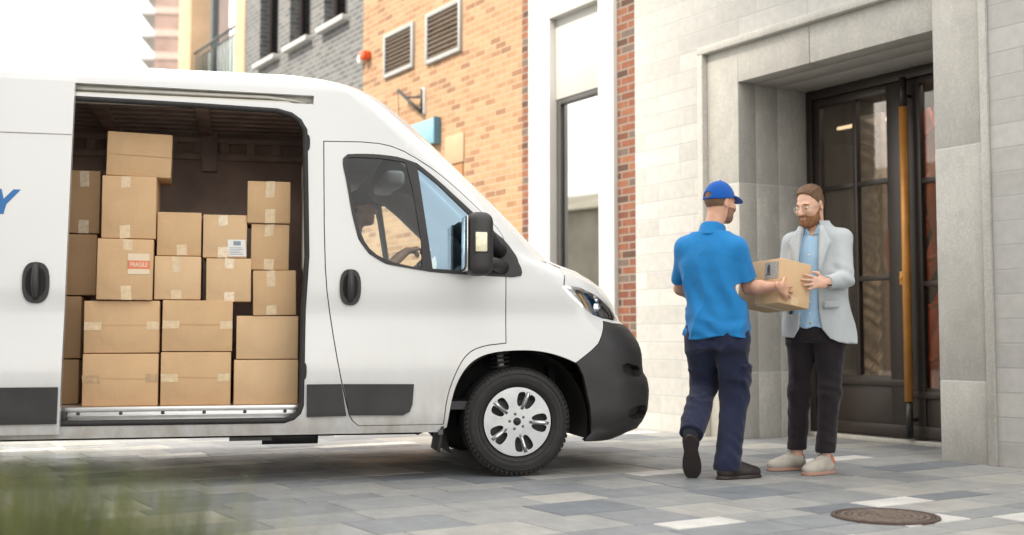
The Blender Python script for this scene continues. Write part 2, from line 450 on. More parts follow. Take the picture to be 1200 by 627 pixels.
# lobby behind the glass
lb = MB(); lb.box((-6, 1.0, -.02), (3, 5.4, 0)); lb.box((-6, 5.4, 0), (3, 5.5, 3.6)); lb.box((-6.1, 1.0, 0), (-6, 5.4, 3.6)); lb.box((3, 1.0, 0), (3.1, 5.4, 3.6)); lb.box((-6, 2.6, 3.5), (3, 5.4, 3.6))  # front strip of the ceiling left open, added to let daylight in
lb.build('lobby', M['lobby_wall'], sb)
bk = MB(); bk.box((-6, .9, -.1), (uL-.02, 1.0, 3.6)); bk.box((uR+.02, .9, -.1), (3, 1.0, 3.6)); bk.box((uL-.02, .9, zT), (uR+.02, 1.0, 3.6)); bk.build('inner_wall', M['lobby_wall'], sb)

def rail_frame(mb, u0, u1, z0, z1, d0, d1): mb.box((u0, d0, z0), (u1, d1, z1))
fr = MB()                                        # fixed door frame
fr.box((uL+.002, dD, .036), (-2.385, dD+.12, zT-.002)); fr.box((-2.385, dD, 3.0), (uR-.002, dD+.12, zT-.002)); fr.box((-.47, dD, .036), (uR-.002, dD+.12, 3.0))
fr.build('door_frame', M['bronze'], sb, .004)
def leaf(u0, u1, cols, bars, gz0, gz1, name='door'):
    d = MB(); a, b = dD+.02, dD+.075
    d.box((u0, a, .04), (cols[0][0], b, 2.995)); d.box((cols[-1][1], a, .04), (u1, b, 2.995))
    d.box((cols[0][0], a, gz1), (cols[-1][1], b, 2.995)); d.box((cols[0][0], a+.012, .04), (cols[-1][1], b, gz0))
    for (p, q) in zip(cols[:-1], cols[1:]): d.box((p[1], a+.002, gz0), (q[0], b, gz1))
    for z in bars:
        for c in cols: d.box((c[0], a+.004, z-.022), (c[1], b-.002, z+.022))
    # raised kick panel moulding
    d.box((u0+.02, a-.010, gz0-.085), (u1-.02, a+.0, gz0-.030)); d.box((u0+.03, a-.008, .06), (u1-.03, a, .15))
    o = d.build(name, M['bronze'], sb, .004)
    p = MB()
    for c in cols: p.box((c[0]-.005, a+.022, gz0-.005), (c[1]+.005, a+.03, gz1+.005))
    p.build('pane', M['glass_door'], o)
    return o
dl = leaf(-2.38, -1.385, [(-2.305, -1.932), (-1.888, -1.56)], [2.185, 1.37], .55, 2.925)
dr = leaf(-1.378, -.475, [(-1.222, -.88), (-.84, -.56)], [2.14, 1.30], .46, 3.0-.06)
# long pull handle: brass sleeve on a dark pole
hp = MB(); hp.tube([(-1.315, dD-.065, .06), (-1.315, dD-.065, .352)], .029, 16); hp.tube([(-1.315, dD-.065, 2.752), (-1.315, dD-.065, 3.0)], .029, 16)
for z in (.2, 2.85): hp.tube([(-1.315, dD-.06, z), (-1.315, dD+.025, z)], .014, 10)
build_split(hp, 'handle_pole', M['bronze_dark'], dr)
hp = MB(); hp.tube([(-1.315, dD-.065, .35), (-1.315, dD-.065, 2.755)], .035, 20); hp.build('handle', M['brass'], dr)
hp = MB(); hp.box((-1.44, dD-.0, 1.30), (-1.405, dD+.021, 1.41)); hp.tube([(-1.422, dD-.012, 1.355), (-1.422, dD+.01, 1.355)], .014, 12); hp.build('lock', M['brass'], dl, .003)

# added stand-ins for reflections in the door glass, and the lobby lamp
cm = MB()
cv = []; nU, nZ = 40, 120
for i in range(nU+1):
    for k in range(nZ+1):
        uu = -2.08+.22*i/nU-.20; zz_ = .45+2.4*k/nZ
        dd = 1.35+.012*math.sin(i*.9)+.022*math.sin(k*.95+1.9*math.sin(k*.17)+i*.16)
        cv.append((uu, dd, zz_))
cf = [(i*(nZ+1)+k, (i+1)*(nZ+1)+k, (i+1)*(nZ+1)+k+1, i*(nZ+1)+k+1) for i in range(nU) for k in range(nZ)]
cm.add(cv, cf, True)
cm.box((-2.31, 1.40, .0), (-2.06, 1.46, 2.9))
M['reflection_strip'] = simple('pale_reflection', (.85, .81, .70), .7, .3, 9)
cu = cm.build('rippled_reflection', M['reflection_strip']); cu.matrix_world = FAC  # pale sheet added in place of a bright wavy reflection
tag(cu, 'pale rippled sheet added behind the left door leaf, standing in for a reflection', 'reflection stand-in')
M['orange'] = simple('orange_reflection', (.80, .15, .015), .4, .12)
sc_ = MB(); r2 = random.Random(3)
for k in range(7):
    pts = []; u0 = -1.80+.09*k; ph = r2.random()*6
    for i in range(28):
        z = .04+2.8*i/27
        pts.append((u0+.10*math.sin(z*2.1+ph)+.05*math.sin(z*4.3+ph*2), 1.42+.13*math.cos(z*1.7+ph), z))
    sc_.tube(pts, [.040+.022*math.sin(z_*.5+k) for z_ in range(28)], 8)
for k in range(6):
    z = .6+.4*k
    sc_.tube([(-1.95, 1.38, z-.1), (-1.65, 1.30, z+.1*math.sin(k)), (-1.25, 1.40, z+.22)], [.018, .03, .018], 8)
sc_.box((-1.95, 1.2, 0), (-1.05, 1.7, .05))
so = sc_.build('ribbon_reflection', M['orange']); so.matrix_world = FAC  # orange ribbons added in place of streaks reflected in the glass
tag(so, 'tall orange twisting ribbons added behind the right door leaf, standing in for a reflection', 'sculpture')
t = NT('lamp_light'); t.b.inputs['Emission Color'].default_value = (1, .85, .55, 1); t.b.inputs['Emission Strength'].default_value = .9
M['lamp_lit'] = t.m
lm = MB(); lm.box((-3.28, 2.17, 2.995), (-2.64, 2.20, 3.025))
lo_ = lm.build('linear_lamp', M['lamp_lit']); lo_.matrix_world = FAC
tag(lo_, 'thin lit strip lamp hanging in the lobby behind the upper door glass', 'lamp')
lm = MB(); lm.tube([(-3.2, 2.19, 3.03), (-3.2, 2.19, 3.5)], .004, 6); lm.tube([(-2.72, 2.19, 3.03), (-2.72, 2.19, 3.5)], .004, 6); build_split(lm, 'cord', M['dark'], lo_)

# ------------------------------------------------------------------ brick building
bb = facade_empty('brick_building', 'yellow brick building with red brick piers and a tall white window surround', 'building')
w = MB(); w.box((-4.157, .02, -.1), (-3.853, .6, 9)); w.box((-5.91, .02, -.1), (-5.70, .6, 9)); build_split(w, 'brick_pier', M['red_brick'], bb)
w = MB(); w.box((-10.12, .02, -.1), (-5.91, .6, 9)); w.build('wall', M['yellow_brick'], bb)
w = MB(); w.box((-5.699, -.03, -.1), (-5.29, .5, 4.30)); w.box((-4.41, -.03, -.1), (-4.158, .5, 4.30)); w.box((-5.699, -.03, 4.30), (-4.158, .5, 4.62))
w.box((-5.29, .30, 4.30-.0), (-4.41, .5, 4.301)); w.build('window_surround', M['white_render'], bb, .012)
w = MB(); w.box((-5.30, .05, 3.42), (-4.40, .4, 4.31)); w.build('panel', M['white_panel'], bb, .005)
w = MB(); w.box((-5.70, .3, 4.62), (-4.158, .6, 9)); w.build('brick_infill', M['red_brick'], bb)
w = MB(); a, b = .06, .13
w.box((-5.289, a, .35), (-5.215, b, 3.419)); w.box((-4.47, a, .35), (-4.411, b, 3.419)); w.box((-5.215, a, 3.36), (-4.47, b, 3.419)); w.box((-5.215, a, .35), (-4.47, b, .42))
wf = w.build('window_frame', M['win_frame'], bb, .004)
w = MB(); w.box((-5.22, .09, .41), (-4.465, .10, 3.365)); w.build('pane', M['glass_win'], wf)
w = MB(); w.box((-5.29, .5, 0), (-4.41, .52, 3.42)); w.build('unlit_room_sheet', M['dark_room'], bb)  # dark sheet, its colour standing in for the unlit room behind the pane
def vent(u0, u1, z0, z1):
    v = MB(); t_ = .055
    v.box((u0, -.02, z0), (u0+t_, .10, z1)); v.box((u1-t_, -.02, z0), (u1, .10, z1)); v.box((u0+t_, -.02, z0), (u1-t_, .10, z0+t_)); v.box((u0+t_, -.02, z1-t_), (u1-t_, .10, z1))
    o = v.build('vent', M['vent_frame'], bb, .004)
    s_ = MB(); n = 9
    for k in range(n):
        z = z0+t_+(z1-z0-2*t_)*(k+.5)/n
        s_.box((u0+t_, -.035, -.006), (u1-t_, .035, .006), Matrix.Translation((0, .012, z)) @ Matrix.Rotation(R(38), 4, 'X'))
    s_.build('louvre', M['louver'], o)
    c = MB(); c.box((u0+.01, .012+.05, z0+.01), (u1-.01, .07, z1-.01)); c.build('backing', M['louver_dark'], o)
vent(-9.40, -8.52, 4.42, 5.03); vent(-8.17, -7.26, 4.37, 5.03)
w = MB(); w.box((-7.60, -.0, 2.2), (-7.22, .05, 2.98)); M['ochre'] = simple('ochre_shutter', (.27, .13, .04), .6, .15, 5); w.build('shutter', M['ochre'], bb, .004)
w = MB(); w.box((-7.66, .0, 3.0), (-7.20, .03, 3.36)); M['peach_panel'] = simple('peach_panel', (.44, .29, .18), .7, .05); w.build('plaque', M['peach_panel'], bb, .003)

# siren, bracket and sign on the yellow wall
e_ = empty('siren', fw(-9.98, -.0, 4.86), FAC_R); e_.scale = (.8, .8, .8); tag(e_, 'small red and white alarm siren on the yellow brick wall', 'siren')
w = MB(); w.lathe([(0, -.10), (.07, -.10), (.085, -.07), (.085, -.0), (0, .0)], axis=1, seg=20); w.build('body', M['white_paint'], e_).location = (-.14, .02, -.03)
M['red_plastic'] = simple('red_plastic', (.70, .09, .02), .4, .05)
w = MB(); w.box((-.03, -.13, -.07), (.16, .02, .07)); w.build('beacon', M['red_plastic'], e_, .02)
e_ = empty('wall_bracket', fw(-8.5, 0, 3.95), FAC_R); tag(e_, 'small black triangular bracket sticking out of the yellow brick wall', 'bracket')
w = MB(); w.box((-.02, -.02, -.22), (.04, .025, .12))
w.build('backplate', M['white_paint'], e_, .003).location = (.26, 0, .02)
w = MB(); w.tube([(.26, -.03, -.18), (-.22, -.12, .18)], .024, 8); w.tube([(.26, -.03, .02), (-.06, -.10, .06)], .014, 8); w.tube([(.27, -.03, -.2), (.27, -.03, .12)], .018, 8); w.build('arm', M['van_black'], e_)
w = MB(); w.tube([(-.22, -.12, .18), (-.21, -.10, -.62)], .005, 6); w.build('cable', M['dark'], e_)
e_ = empty('shop_sign', fw(-8.22, -.02, 3.48), FAC_R); tag(e_, 'plain light blue sign board on the yellow brick wall below the bracket', 'sign')
M['sign_blue'] = simple('sign_blue', (.19, .36, .44), .5, .06); M['sign_edge'] = simple('sign_edge', (.08, .2, .28), .5)
w = MB(); w.box((-.50, -.05, -.17), (.40, .0, .15)); w.build('board', M['sign_blue'], e_, .006)
w = MB(); w.box((.401, -.06, -.18), (.425, .03, .16)); w.build('edge', M['sign_edge'], e_)

# ------------------------------------------------------------------ grey brick building
gb = facade_empty('grey_building', 'grey brick building with a row of tall dark windows and pale sills', 'building')
wins = [(-14.38, -13.50), (-12.98, -12.08), (-11.56, -10.68)]
w = MB(); z0, z1 = 5.62, 7.9
us = [-15.14] + [x for p in wins for x in p] + [-10.122]
for i in range(0, len(us), 2): w.box((us[i], .02, -.1), (us[i+1], .6, 9.5))
for a, b in wins: w.box((a, .02, -.1), (b, .6, z0)); w.box((a, .02, z1), (b, .6, 9.5))
w.build('wall', M['grey_brick'], gb)
for a, b in wins:
    w = MB(); w.box((a, .18, z0), (a+.07, .26, z1)); w.box((b-.07, .18, z0), (b, .26, z1)); w.box((a+.07, .18, z1-.07), (b-.07, .26, z1)); w.box((a+.07, .18, z0), (b-.07, .26, z0+.07)); w.box(((a+b)/2+.02, .17, z0+.07), ((a+b)/2+.13, .26, z1-.07))
    o = w.build('window', M['grey_win'], gb, .004)
    w = MB(); w.box((a+.06, .22, z0+.06), (b-.06, .23, z1-.06)); w.build('pane', M['glass_win2'] if 'glass_win2' in M else M.setdefault('glass_win2', glass('dark_window_glass', (.16, .13, .14), 1., .03)), o)
    w = MB(); w.box((a-.02, .45, z0), (b+.02, .5, z1)); w.build('dark_room_sheet', M['dark_room'], o)  # dark sheet whose colour gives the shade of the room inside
    w = MB(); w.box((a-.06, -.10, z0-.085), (b+.06, .2, z0-.002)); w.build('sill', M['sill'], gb, .006)

# ------------------------------------------------------------------ corner balcony building and the far tower
cb = facade_empty('balcony_building', 'corner of a peach clad building with an open balcony and dark railing', 'building')
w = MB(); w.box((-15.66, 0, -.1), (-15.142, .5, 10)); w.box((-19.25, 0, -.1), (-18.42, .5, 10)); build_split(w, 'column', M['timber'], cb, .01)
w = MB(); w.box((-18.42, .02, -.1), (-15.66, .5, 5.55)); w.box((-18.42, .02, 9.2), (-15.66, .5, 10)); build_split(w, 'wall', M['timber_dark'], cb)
w = MB(); w.box((-19.2, .5, 5.3), (-15.15, 3.0, 5.5)); w.build('balcony_floor', M['sill'], cb)
rl = MB(); rl.tube([(-18.42, .10, 6.68), (-15.66, .10, 6.68)], .025, 8); rl.tube([(-18.42, .10, 5.62), (-15.66, .10, 5.62)], .02, 8)
for k in range(15):
    x = -18.3+2.56*k/14; rl.tube([(x, .10, 5.62), (x, .10, 6.68)], .013, 6)
rl.build('railing', M['rail_dark'], cb)
w = MB(); w.box((-17.56, .14, 5.55), (-17.40, .26, 9.2)); w.build('mullion', M['rail_dark'], cb)
M['glass_balc'] = glass('balcony_glass', (.72, .80, .74), .8, .04)
w = MB(); w.box((-18.40, .19, 5.55), (-15.67, .20, 6.62)); w.build('glass_screen', M['glass_balc'], cb)

M['tower'] = simple('tower_brown', (.30, .21, .175), .8, .25, .35)
M['tower_net'] = simple('tower_slab', (.46, .36, .31), .8, .15)
tx, ty = -43.0, 150.0
e_ = empty('unfinished_tower', (tx, ty, 0), R(6)); tag(e_, 'distant brown tower block with open balcony slabs, seen against the white sky', 'tower')
w = MB(); w.box((-3.4, 0, 0), (4.5, 12, 66)); w.build('wall', M['tower'], e_)
w = MB(); w2 = MB()
for k in range(22):
    z = 3.0*k+1.0
    w.box((-3.45, -.12, z), (4.5, -.02, z+.9))
    w2.box((-5.4, .3, z), (-3.4, 9, z+.35)); w2.tube([(-5.3, .4, z+1.3), (-3.4, .4, z+1.3)], .06, 5)
w.build('spandrel', M['tower_net'], e_); w2.build('balcony', M['sill'], e_)

# ------------------------------------------------------------------ manhole cover
mh = empty('manhole_cover', (1.80, 5.70, .0), .4); mh.scale = (.88, .88, 1); tag(mh, 'round rusty brown manhole cover set in the grey paving', 'manhole cover')
M['rust'] = simple('rusty_iron', (.15, .115, .095), .6, .3, 20, .4, 90, metallic=.35)
M['rust_dark'] = simple('rusty_iron_groove', (.07, .045, .035), .8, .3, 20)
prof = [(.001, .010)]; r_ = .03
while r_ < .245:
    prof += [(r_, .010), (r_+.006, .003), (r_+.012, .003), (r_+.018, .010)]; r_ += .034
prof += [(.25, .010), (.256, .004)]
w = MB(); w.lathe(prof, axis=2, seg=64, smooth=False); w.build('lid', M['rust'], mh, fix=False)
w = MB(); w.lathe([(.256, .002), (.262, .002), (.264, .009), (.288, .009), (.290, -.004)], axis=2, seg=64, smooth=False); w.build('ring', M['rust_dark'], mh, fix=False)
w = MB()
for k in range(24):
    a = 2*math.pi*k/24
    for rr in (.075, .143, .211): w.box((-.008, -.008, .0), (.008, .008, .011), Matrix.Translation((rr*math.cos(a+rr*9), rr*math.sin(a+rr*9), 0)) @ Matrix.Rotation(a, 4, 'Z'))
w.build('stud', M['rust'], mh)['kind'] = 'stuff'

# ------------------------------------------------------------------ tall building across the street: outside the frame, its shade lies over the pavement
sh = Vector((-sd.x, -sd.y, 0)); edge0 = fw(-2.75, 0, 0)
bl_o = edge0 - sh*21.0
e_ = empty('office_building', bl_o, math.atan2(sd.y, sd.x)); tag(e_, 'tall pale office building across the street, beyond the left edge of the picture', 'building')
M['office'] = simple('office_wall', (.42, .40, .36), .8, .1, 1)
w = MB(); w.box((0, 0, -.1), (18, 30, 36)); w.build('wall', M['office'], e_)
M['office_glass'] = simple('office_window', (.33, .33, .32), .5, .1)
w = MB()
for z in range(11):
    for k in range(11):
        w.box((-.05, 1.2+2.6*k, 1.2+3.1*z), (.06, 2.9+2.6*k, 3.2+3.1*z))
    for k in range(6): w.box((1.2+2.9*k, -.05, 1.2+3.1*z), (3.0+2.9*k, .06, 3.2+3.1*z))
w.build('window', M['office_glass'], e_)['kind'] = 'stuff'

e_ = empty('low_terrace', (-28, 24, 0), R(20)); tag(e_, 'low olive grey terrace far to the left, mirrored in the tall window', 'building')
M['terrace'] = simple('terrace_wall', (.36, .34, .27), .9, .2, 1)
w = MB(); w.box((-3, -14, -.1), (0, 14, 5.6)); w.build('wall', M['terrace'], e_)
w = MB(); w.prism([(-3.4,5.6),(.3,5.6),(-1.5,6.4)], -14.3, 14.3, 1); w.build('roof', M['terrace'], e_)

# ------------------------------------------------------------------ delivery van
VAN_O = Vector((-.183, 8.284, 0)); VAN_R = R(13)
VAN = Matrix.Translation(VAN_O) @ Matrix.Rotation(VAN_R, 4, 'Z')   # local x forward, y to the van's left, z up; origin under the front axle
NE = 2.2
_ZX = np.array([(.15,.70),(.2,.80),(.27,1.0),(.375,1.052),(.5,1.067),(.585,1.058),(.635,1.022),(.77,1.018),(.835,.995),(.925,.93),(.975,.865),(1.105,.815),(1.205,.734),(1.30,.583),(1.34,.432),(1.385,.354),(1.47,.25),(1.695,.026),(1.905,-.196),(2.115,-.422),(2.305,-.641),(2.38,-.74),(2.44,-.86),(2.49,-1.10)])
_zz = np.arange(.1, 2.5001, .005)
_k = np.exp(-(np.arange(-6, 7)*.005/.012)**2/2); _k /= _k.sum()
_XF = np.convolve(np.pad(np.interp(_zz, _ZX[:,0], _ZX[:,1]), 6, mode='edge'), _k, 'valid')
def van_xf(z): return np.interp(z, _zz, _XF)
def van_W(z):
    w = 1-.035*np.clip((z-1.3), 0, 9)**1.5
    r = np.clip((z-2.36)/.13, 0, 1); w = w-.14*(1-np.sqrt(np.clip(1-r*r, 0, 1)))
    w = w + .012*np.exp(-((z-.66)/.16)**2) - .006*np.exp(-((z-1.0)/.10)**2)
    return w-.04*np.clip((.42-z)/.14, 0, 1)**2
def van_L(z): return np.interp(z, [.2,.6,1.0,1.25,1.5,2.0,2.43], [.42,.46,.48,.48,.40,.36,.36])
def van_s(q, z):
    q, z = np.asarray(q, float), np.asarray(z, float)
    l = van_L(z); xs = van_xf(z)-l; t_ = np.clip((q-xs)/l, 0, np.pi/2)
    x = np.where(q < xs, q, xs+l*np.sin(t_)**(2/NE)); y = -van_W(z)*np.cos(t_)**(2/NE)
    return np.stack([x, y, z+0*x], -1)
def van_p(q, z, off=0.):
    """body surface at (q, z): q runs along the side, then round the corner to the nose"""
    q, z = np.asarray(q, float), np.asarray(z, float)
    P = van_s(q, z)
    e = .012
    a = van_s(np.minimum(q+e, qmax(z)), z)-van_s(np.minimum(q+e, qmax(z))-2*e, z)
    z2 = np.clip(z, .2, 2.477); b = van_s(q, z2+e)-van_s(q, z2-e)
    n = np.cross(a, b); n /= np.maximum(np.linalg.norm(n, axis=-1, keepdims=True), 1e-9)
    return P + n*off
def qmax(z): return van_xf(z)-van_L(z)+van_L(z)*np.pi/2
def qt(z, t_): return van_xf(z)-van_L(z)+van_L(z)*t_

def densify(poly, step):
    out = []; n = len(poly)
    for i in range(n):
        a, b = np.array(poly[i]), np.array(poly[(i+1) % n]); m = max(1, int(np.ceil(np.linalg.norm(b-a)/step)))
        for k in range(m): out.append(tuple(a+(b-a)*k/m))
    return out
def inside(px, py, poly):
    p = np.array(poly); c = np.zeros(px.shape, bool); n = len(p); j = n-1
    for i in range(n):
        with np.errstate(divide='ignore', invalid='ignore'):
            cond = ((p[i,1] > py) != (p[j,1] > py)) & (px < (p[j,0]-p[i,0])*(py-p[i,1])/(p[j,1]-p[i,1]+1e-15)+p[i,0])
        c ^= cond; j = i
    return c
def offset_poly(poly, d):
    """grow (d>0) or shrink a polygon"""
    p = np.array(poly, float); n = len(p)
    area = .5*np.sum(p[:,0]*np.roll(p[:,1],-1)-np.roll(p[:,0],-1)*p[:,1]); s = 1 if area > 0 else -1
    out = []
    for i in range(n):
        e1 = p[i]-p[i-1]; e2 = p[(i+1) % n]-p[i]
        n1 = s*np.array([e1[1], -e1[0]])/max(np.linalg.norm(e1), 1e-9); n2 = s*np.array([e2[1], -e2[0]])/max(np.linalg.norm(e2), 1e-9)
        m = n1+n2; m /= max(np.linalg.norm(m), 1e-6); c = max(m@n1, .5)
        out.append(tuple(p[i]+m*d/c))
    return out
def smooth_poly(poly, it=2, keep=40):
    p = [np.array(v, float) for v in poly]
    for _ in range(it):
        o = []; n = len(p)
        for i in range(n):
            a, b = p[i], p[(i+1) % n]; o += [a*.75+b*.25, a*.25+b*.75]
        p = o
    return [tuple(v) for v in p]
def cut_mesh(outline, holes=(), step=.06, estep=.05, extra_z=()):
    loops = [densify(l, estep) for l in [outline]+list(holes)]
    P = []; E = []
    for l in loops:
        o = len(P); P += l; E += [(o+i, o+(i+1) % len(l)) for i in range(len(l))]
    a = np.array(loops[0]); x0, z0 = a.min(0); x1, z1 = a.max(0)
    gx = np.arange(x0+step*.5, x1, step); gz = np.concatenate([np.arange(z0+step*.5, z1, step), np.array([z for z in extra_z if z0 < z < z1])])
    GX, GZ = np.meshgrid(gx, gz); GX, GZ = GX.ravel(), GZ.ravel()
    ok = inside(GX, GZ, outline)
    for h in holes: ok &= ~inside(GX, GZ, h)
    B = np.array(P); G = np.stack([GX[ok], GZ[ok]], 1)
    if len(G):
        d = np.full(len(G), 9.)
        for i in range(0, len(B), 200): d = np.minimum(d, np.sqrt(((G[:,None]-B[None,i:i+200])**2).sum(-1)).min(1))
        P += [tuple(v) for v in G[d > min(step, estep)*.35]]
    vo, eo, fo, _, _, _ = delaunay_2d_cdt([Vector(p) for p in P], E, [], 0, 1e-6)
    V = np.array([tuple(v) for v in vo]); Fc = np.array([tuple(f) for f in fo])
    c = V[Fc].mean(1); ok = inside(c[:,0], c[:,1], outline)
    for h in holes: ok &= ~inside(c[:,0], c[:,1], h)
    ok &= np.abs(np.cross(V[Fc[:,1]]-V[Fc[:,0]], V[Fc[:,2]]-V[Fc[:,0]])) > 4e-6
    return V, Fc[ok]
ZTOP = [2.36+.13*math.sin(R(a)) for a in (0, 12, 24, 36, 48, 58, 67, 75, 82, 87)]
def panel(name, outline, holes=(), mat=None, parent=None, off=0., depth=.018, left=False, step=.06, estep=.04, fn=None, extra_z=()):
    V, Fc = cut_mesh(outline, holes, step, estep, extra_z)
    f_ = fn or van_p
    A = f_(V[:,0], V[:,1], off); B_ = f_(V[:,0], V[:,1], off-depth) if depth else None
    e = {}
    for f in Fc:
        for i in range(3):
            k = (int(f[i]), int(f[(i+1) % 3])); e[k] = 1
    bd = [k for k in e if (k[1], k[0]) not in e]
    vs = [tuple(p) for p in A]; fs = [tuple(int(i) for i in f) for f in Fc]; sm = [True]*len(fs)
    if depth:
        ids = {}
        for a, b in bd:
            q = []
            for i in (a, b):
                if i not in ids:
                    ids[i] = len(vs); vs += [tuple(A[i]), tuple(B_[i])]
                q.append(ids[i])
            fs.append((q[0], q[1], q[1]+1, q[0]+1)[::-1]); sm.append(False)
    vs = np.array(vs)
    # orient outward: the first face's normal should agree with the surface
    a, b, c = vs[fs[0][0]], vs[fs[0][1]], vs[fs[0][2]]
    nn = np.cross(b-a, c-a); ctr = np.array([0*a[0]-.8, 0, 1.2])
    outw = f_(V[Fc[0][0],0], V[Fc[0][0],1], off+.01)-A[Fc[0][0]]
    flip = np.dot(nn, outw) < 0
    if left: vs = vs*np.array([1,-1,1]); flip = not flip
    if flip: fs = [f[::-1] for f in fs]
    m = MB(); m.v = [tuple(v) for v in vs]; m.f = fs; m.s = sm
    o = m.build(name, mat, parent, fix=False)
    nv = f_(V[:,0], V[:,1], off+.01)-A; nv /= np.maximum(np.linalg.norm(nv, axis=1, keepdims=True), 1e-9)
    if left: nv = nv*np.array([1,-1,1])
    me = o.data; ns = []
    for p in me.polygons:
        for vi in p.vertices: ns.append(tuple(nv[vi]) if p.use_smooth and vi < len(nv) else tuple(p.normal))
    me.normals_split_custom_set(ns)
    return o

van = empty('delivery_van', VAN_O, VAN_R); tag(van, 'white high roof delivery van with its side door slid open on stacked cartons', 'van')

DOOR = [(-1.212,2.056),(-.912,2.062),(-.762,2.032),(-.606,1.948),(-.462,1.84),(-.312,1.708),(-.156,1.564),(-.102,1.48),(-.084,1.372),(-.084,1.054),(-.084,.832),(-.246,.814),(-.342,.76),(-.408,.64),(-.456,.502),(-.474,.335),(-.99,.335),(-1.038,.376),(-1.062,.46),(-1.11,.67),(-1.158,.946),(-1.194,1.204),(-1.206,1.552)]
WIN = [(-1.098,1.954),(-1.068,1.984),(-.912,1.99),(-.762,1.978),(-.642,1.942),(-.504,1.834),(-.366,1.708),(-.246,1.594),(-.156,1.516),(-.096,1.468),(-.012,1.354),(.024,1.282),(.012,1.24),(-.18,1.246),(-.534,1.264),(-.69,1.288),(-.834,1.312),(-.936,1.372),(-1.002,1.462),(-1.044,1.624),(-1.074,1.804),(-1.098,1.912)]
GLA = [(-1.08,1.942),(-1.062,1.966),(-.912,1.966),(-.762,1.954),(-.696,1.936),(-.588,1.288),(-.678,1.300),(-.816,1.330),(-.918,1.384),(-.978,1.468),(-1.026,1.630),(-1.056,1.810)]
GLB = [(-.642,1.924),(-.51,1.816),(-.378,1.69),(-.258,1.582),(-.21,1.534),(-.198,1.468),(-.198,1.276),(-.54,1.288)]
GLB = [(-.640,1.912),(-.51,1.808),(-.378,1.684),(-.258,1.574),(-.212,1.528),(-.198,1.468),(-.198,1.272),(-.545,1.288)]
HEAD = [(.276,1.186),(.306,1.192),(.396,1.18),(.516,1.138),(.642,1.066),(.738,1.006),(.75,.976),(.66,.976),(.546,.988),(.468,1.012),(.402,1.06),(.33,1.126)]
OPEN = [(-2.72,2.26),(-1.968,2.248),(-1.494,2.236),(-1.41,2.215),(-1.36,2.18),(-1.326,2.122),(-1.308,1.354),(-1.326,1.03),(-1.332,.46),(-1.345,.42),(-1.38,.388),(-1.434,.37),(-2.72,.372)]
RAIL = [(-2.72,2.352),(-1.275,2.338),(-1.278,2.285),(-2.72,2.285)]
def chaikin_open(p, it=2):
    for _ in range(it):
        o = [p[0]]
        for u_, v_ in zip(p[:-1], p[1:]): o += [(u_[0]*.75+v_[0]*.25, u_[1]*.75+v_[1]*.25), (u_[0]*.25+v_[0]*.75, u_[1]*.25+v_[1]*.75)]
        p = o+[p[-1]]
    return p
DOOR = chaikin_open(DOOR[:10], 1)+chaikin_open(DOOR[10:16], 2)+chaikin_open(DOOR[16:], 1)
GLA = smooth_poly(GLA, 1)
WINhole = [p for p in WIN if p[0] < -.094] + []
WINhole = WIN[:10] + [(-.100,1.243)] + WIN[13:]; WINs = chaikin_open(WIN+WIN[:1], 1)[:-1]
zc = [.93+.40*k/12 for k in range(13)]
body_out = [(-5.5,.285),(-.50,.285)]+chaikin_open([(-.45,.316),(-.432,.448),(-.402,.568),(-.348,.67),(-.276,.736),(-.18,.772),(-.042,.786),(.096,.786),(.204,.768),(.3,.738),(.366,.708)])+[(.408,.738),(.470,.785),(.516,.828),(.536,.904),(.552,.972),(.64,.958),(.74,.955),(.86,.945)]
body_out += [(float(qmax(z)), z) for z in zc]
body_out += [(float(qt(1.345, 1.15)), 1.345)] + [(float(qt(z, 1.10)), z) for z in np.linspace(1.40, 2.20, 14)] + [(float(qt(2.26, 1.18)), 2.26)]
body_out += [(float(qmax(z)), z) for z in (2.27, 2.31, 2.35, 2.39, 2.43, 2.46, 2.4899)] + [(-5.5, 2.4899)]
grow = offset_poly(DOOR, .005)
panel('body', body_out, [grow, OPEN, RAIL, HEAD], M['van_white'], van, 0, .03, step=.055, estep=.03, extra_z=ZTOP)
panel('body', body_out, [GLA, GLB, HEAD], M['van_white'], van, 0, .03, left=True, step=.07, estep=.04, extra_z=ZTOP)
# windscreen
ws = [(float(qt(z, 1.105)), z) for z in np.linspace(1.40, 2.20, 14)] + [(float(qt(2.255, 1.2)), 2.255), (float(qmax(2.265)), 2.265)] + [(float(qmax(z)), z) for z in np.linspace(2.2, 1.42, 10)] + [(float(qmax(1.34)), 1.34), (float(qt(1.35, 1.16)), 1.35)]
wsR = panel('windscreen', ws, [], M['glass_wind'], van, -.004, 0, step=.07)
wsL = panel('windscreen', ws, [], M['glass_wind'], van, -.004, 0, left=True, step=.07)
# roof skin between the two cant rails
rq = np.concatenate([np.arange(-5.5, van_xf(2.4899)-van_L(2.4899), .08), np.linspace(qt(2.4899, .05), qmax(2.4899)-.002, 24)])
top = van_p(rq, np.full_like(rq, 2.4899), 0.)
rm = MB(); nS = 22; vs = []
for (x, y, z) in top:
    gz_ = np.clip((-1.08-x)/.75, 0, 1); gz_ = gz_*gz_*(3-2*gz_)
    for k in range(nS+1):
        yy = y*math.cos(math.pi*k/nS); vs.append((x, yy, z+.05*gz_*(1-(yy/y)**2) if abs(y) > 1e-4 else z))
rm.add(vs, [(i*(nS+1)+k, (i+1)*(nS+1)+k, (i+1)*(nS+1)+k+1, i*(nS+1)+k+1) for i in range(len(top)-1) for k in range(nS)], True)
rm.build('roof', M['van_white'], van)
rb = MB(); rb.box((-5.53,-.96,.30),(-5.5,.96,2.36)); rb.build('rear_door', M['van_white'], van)

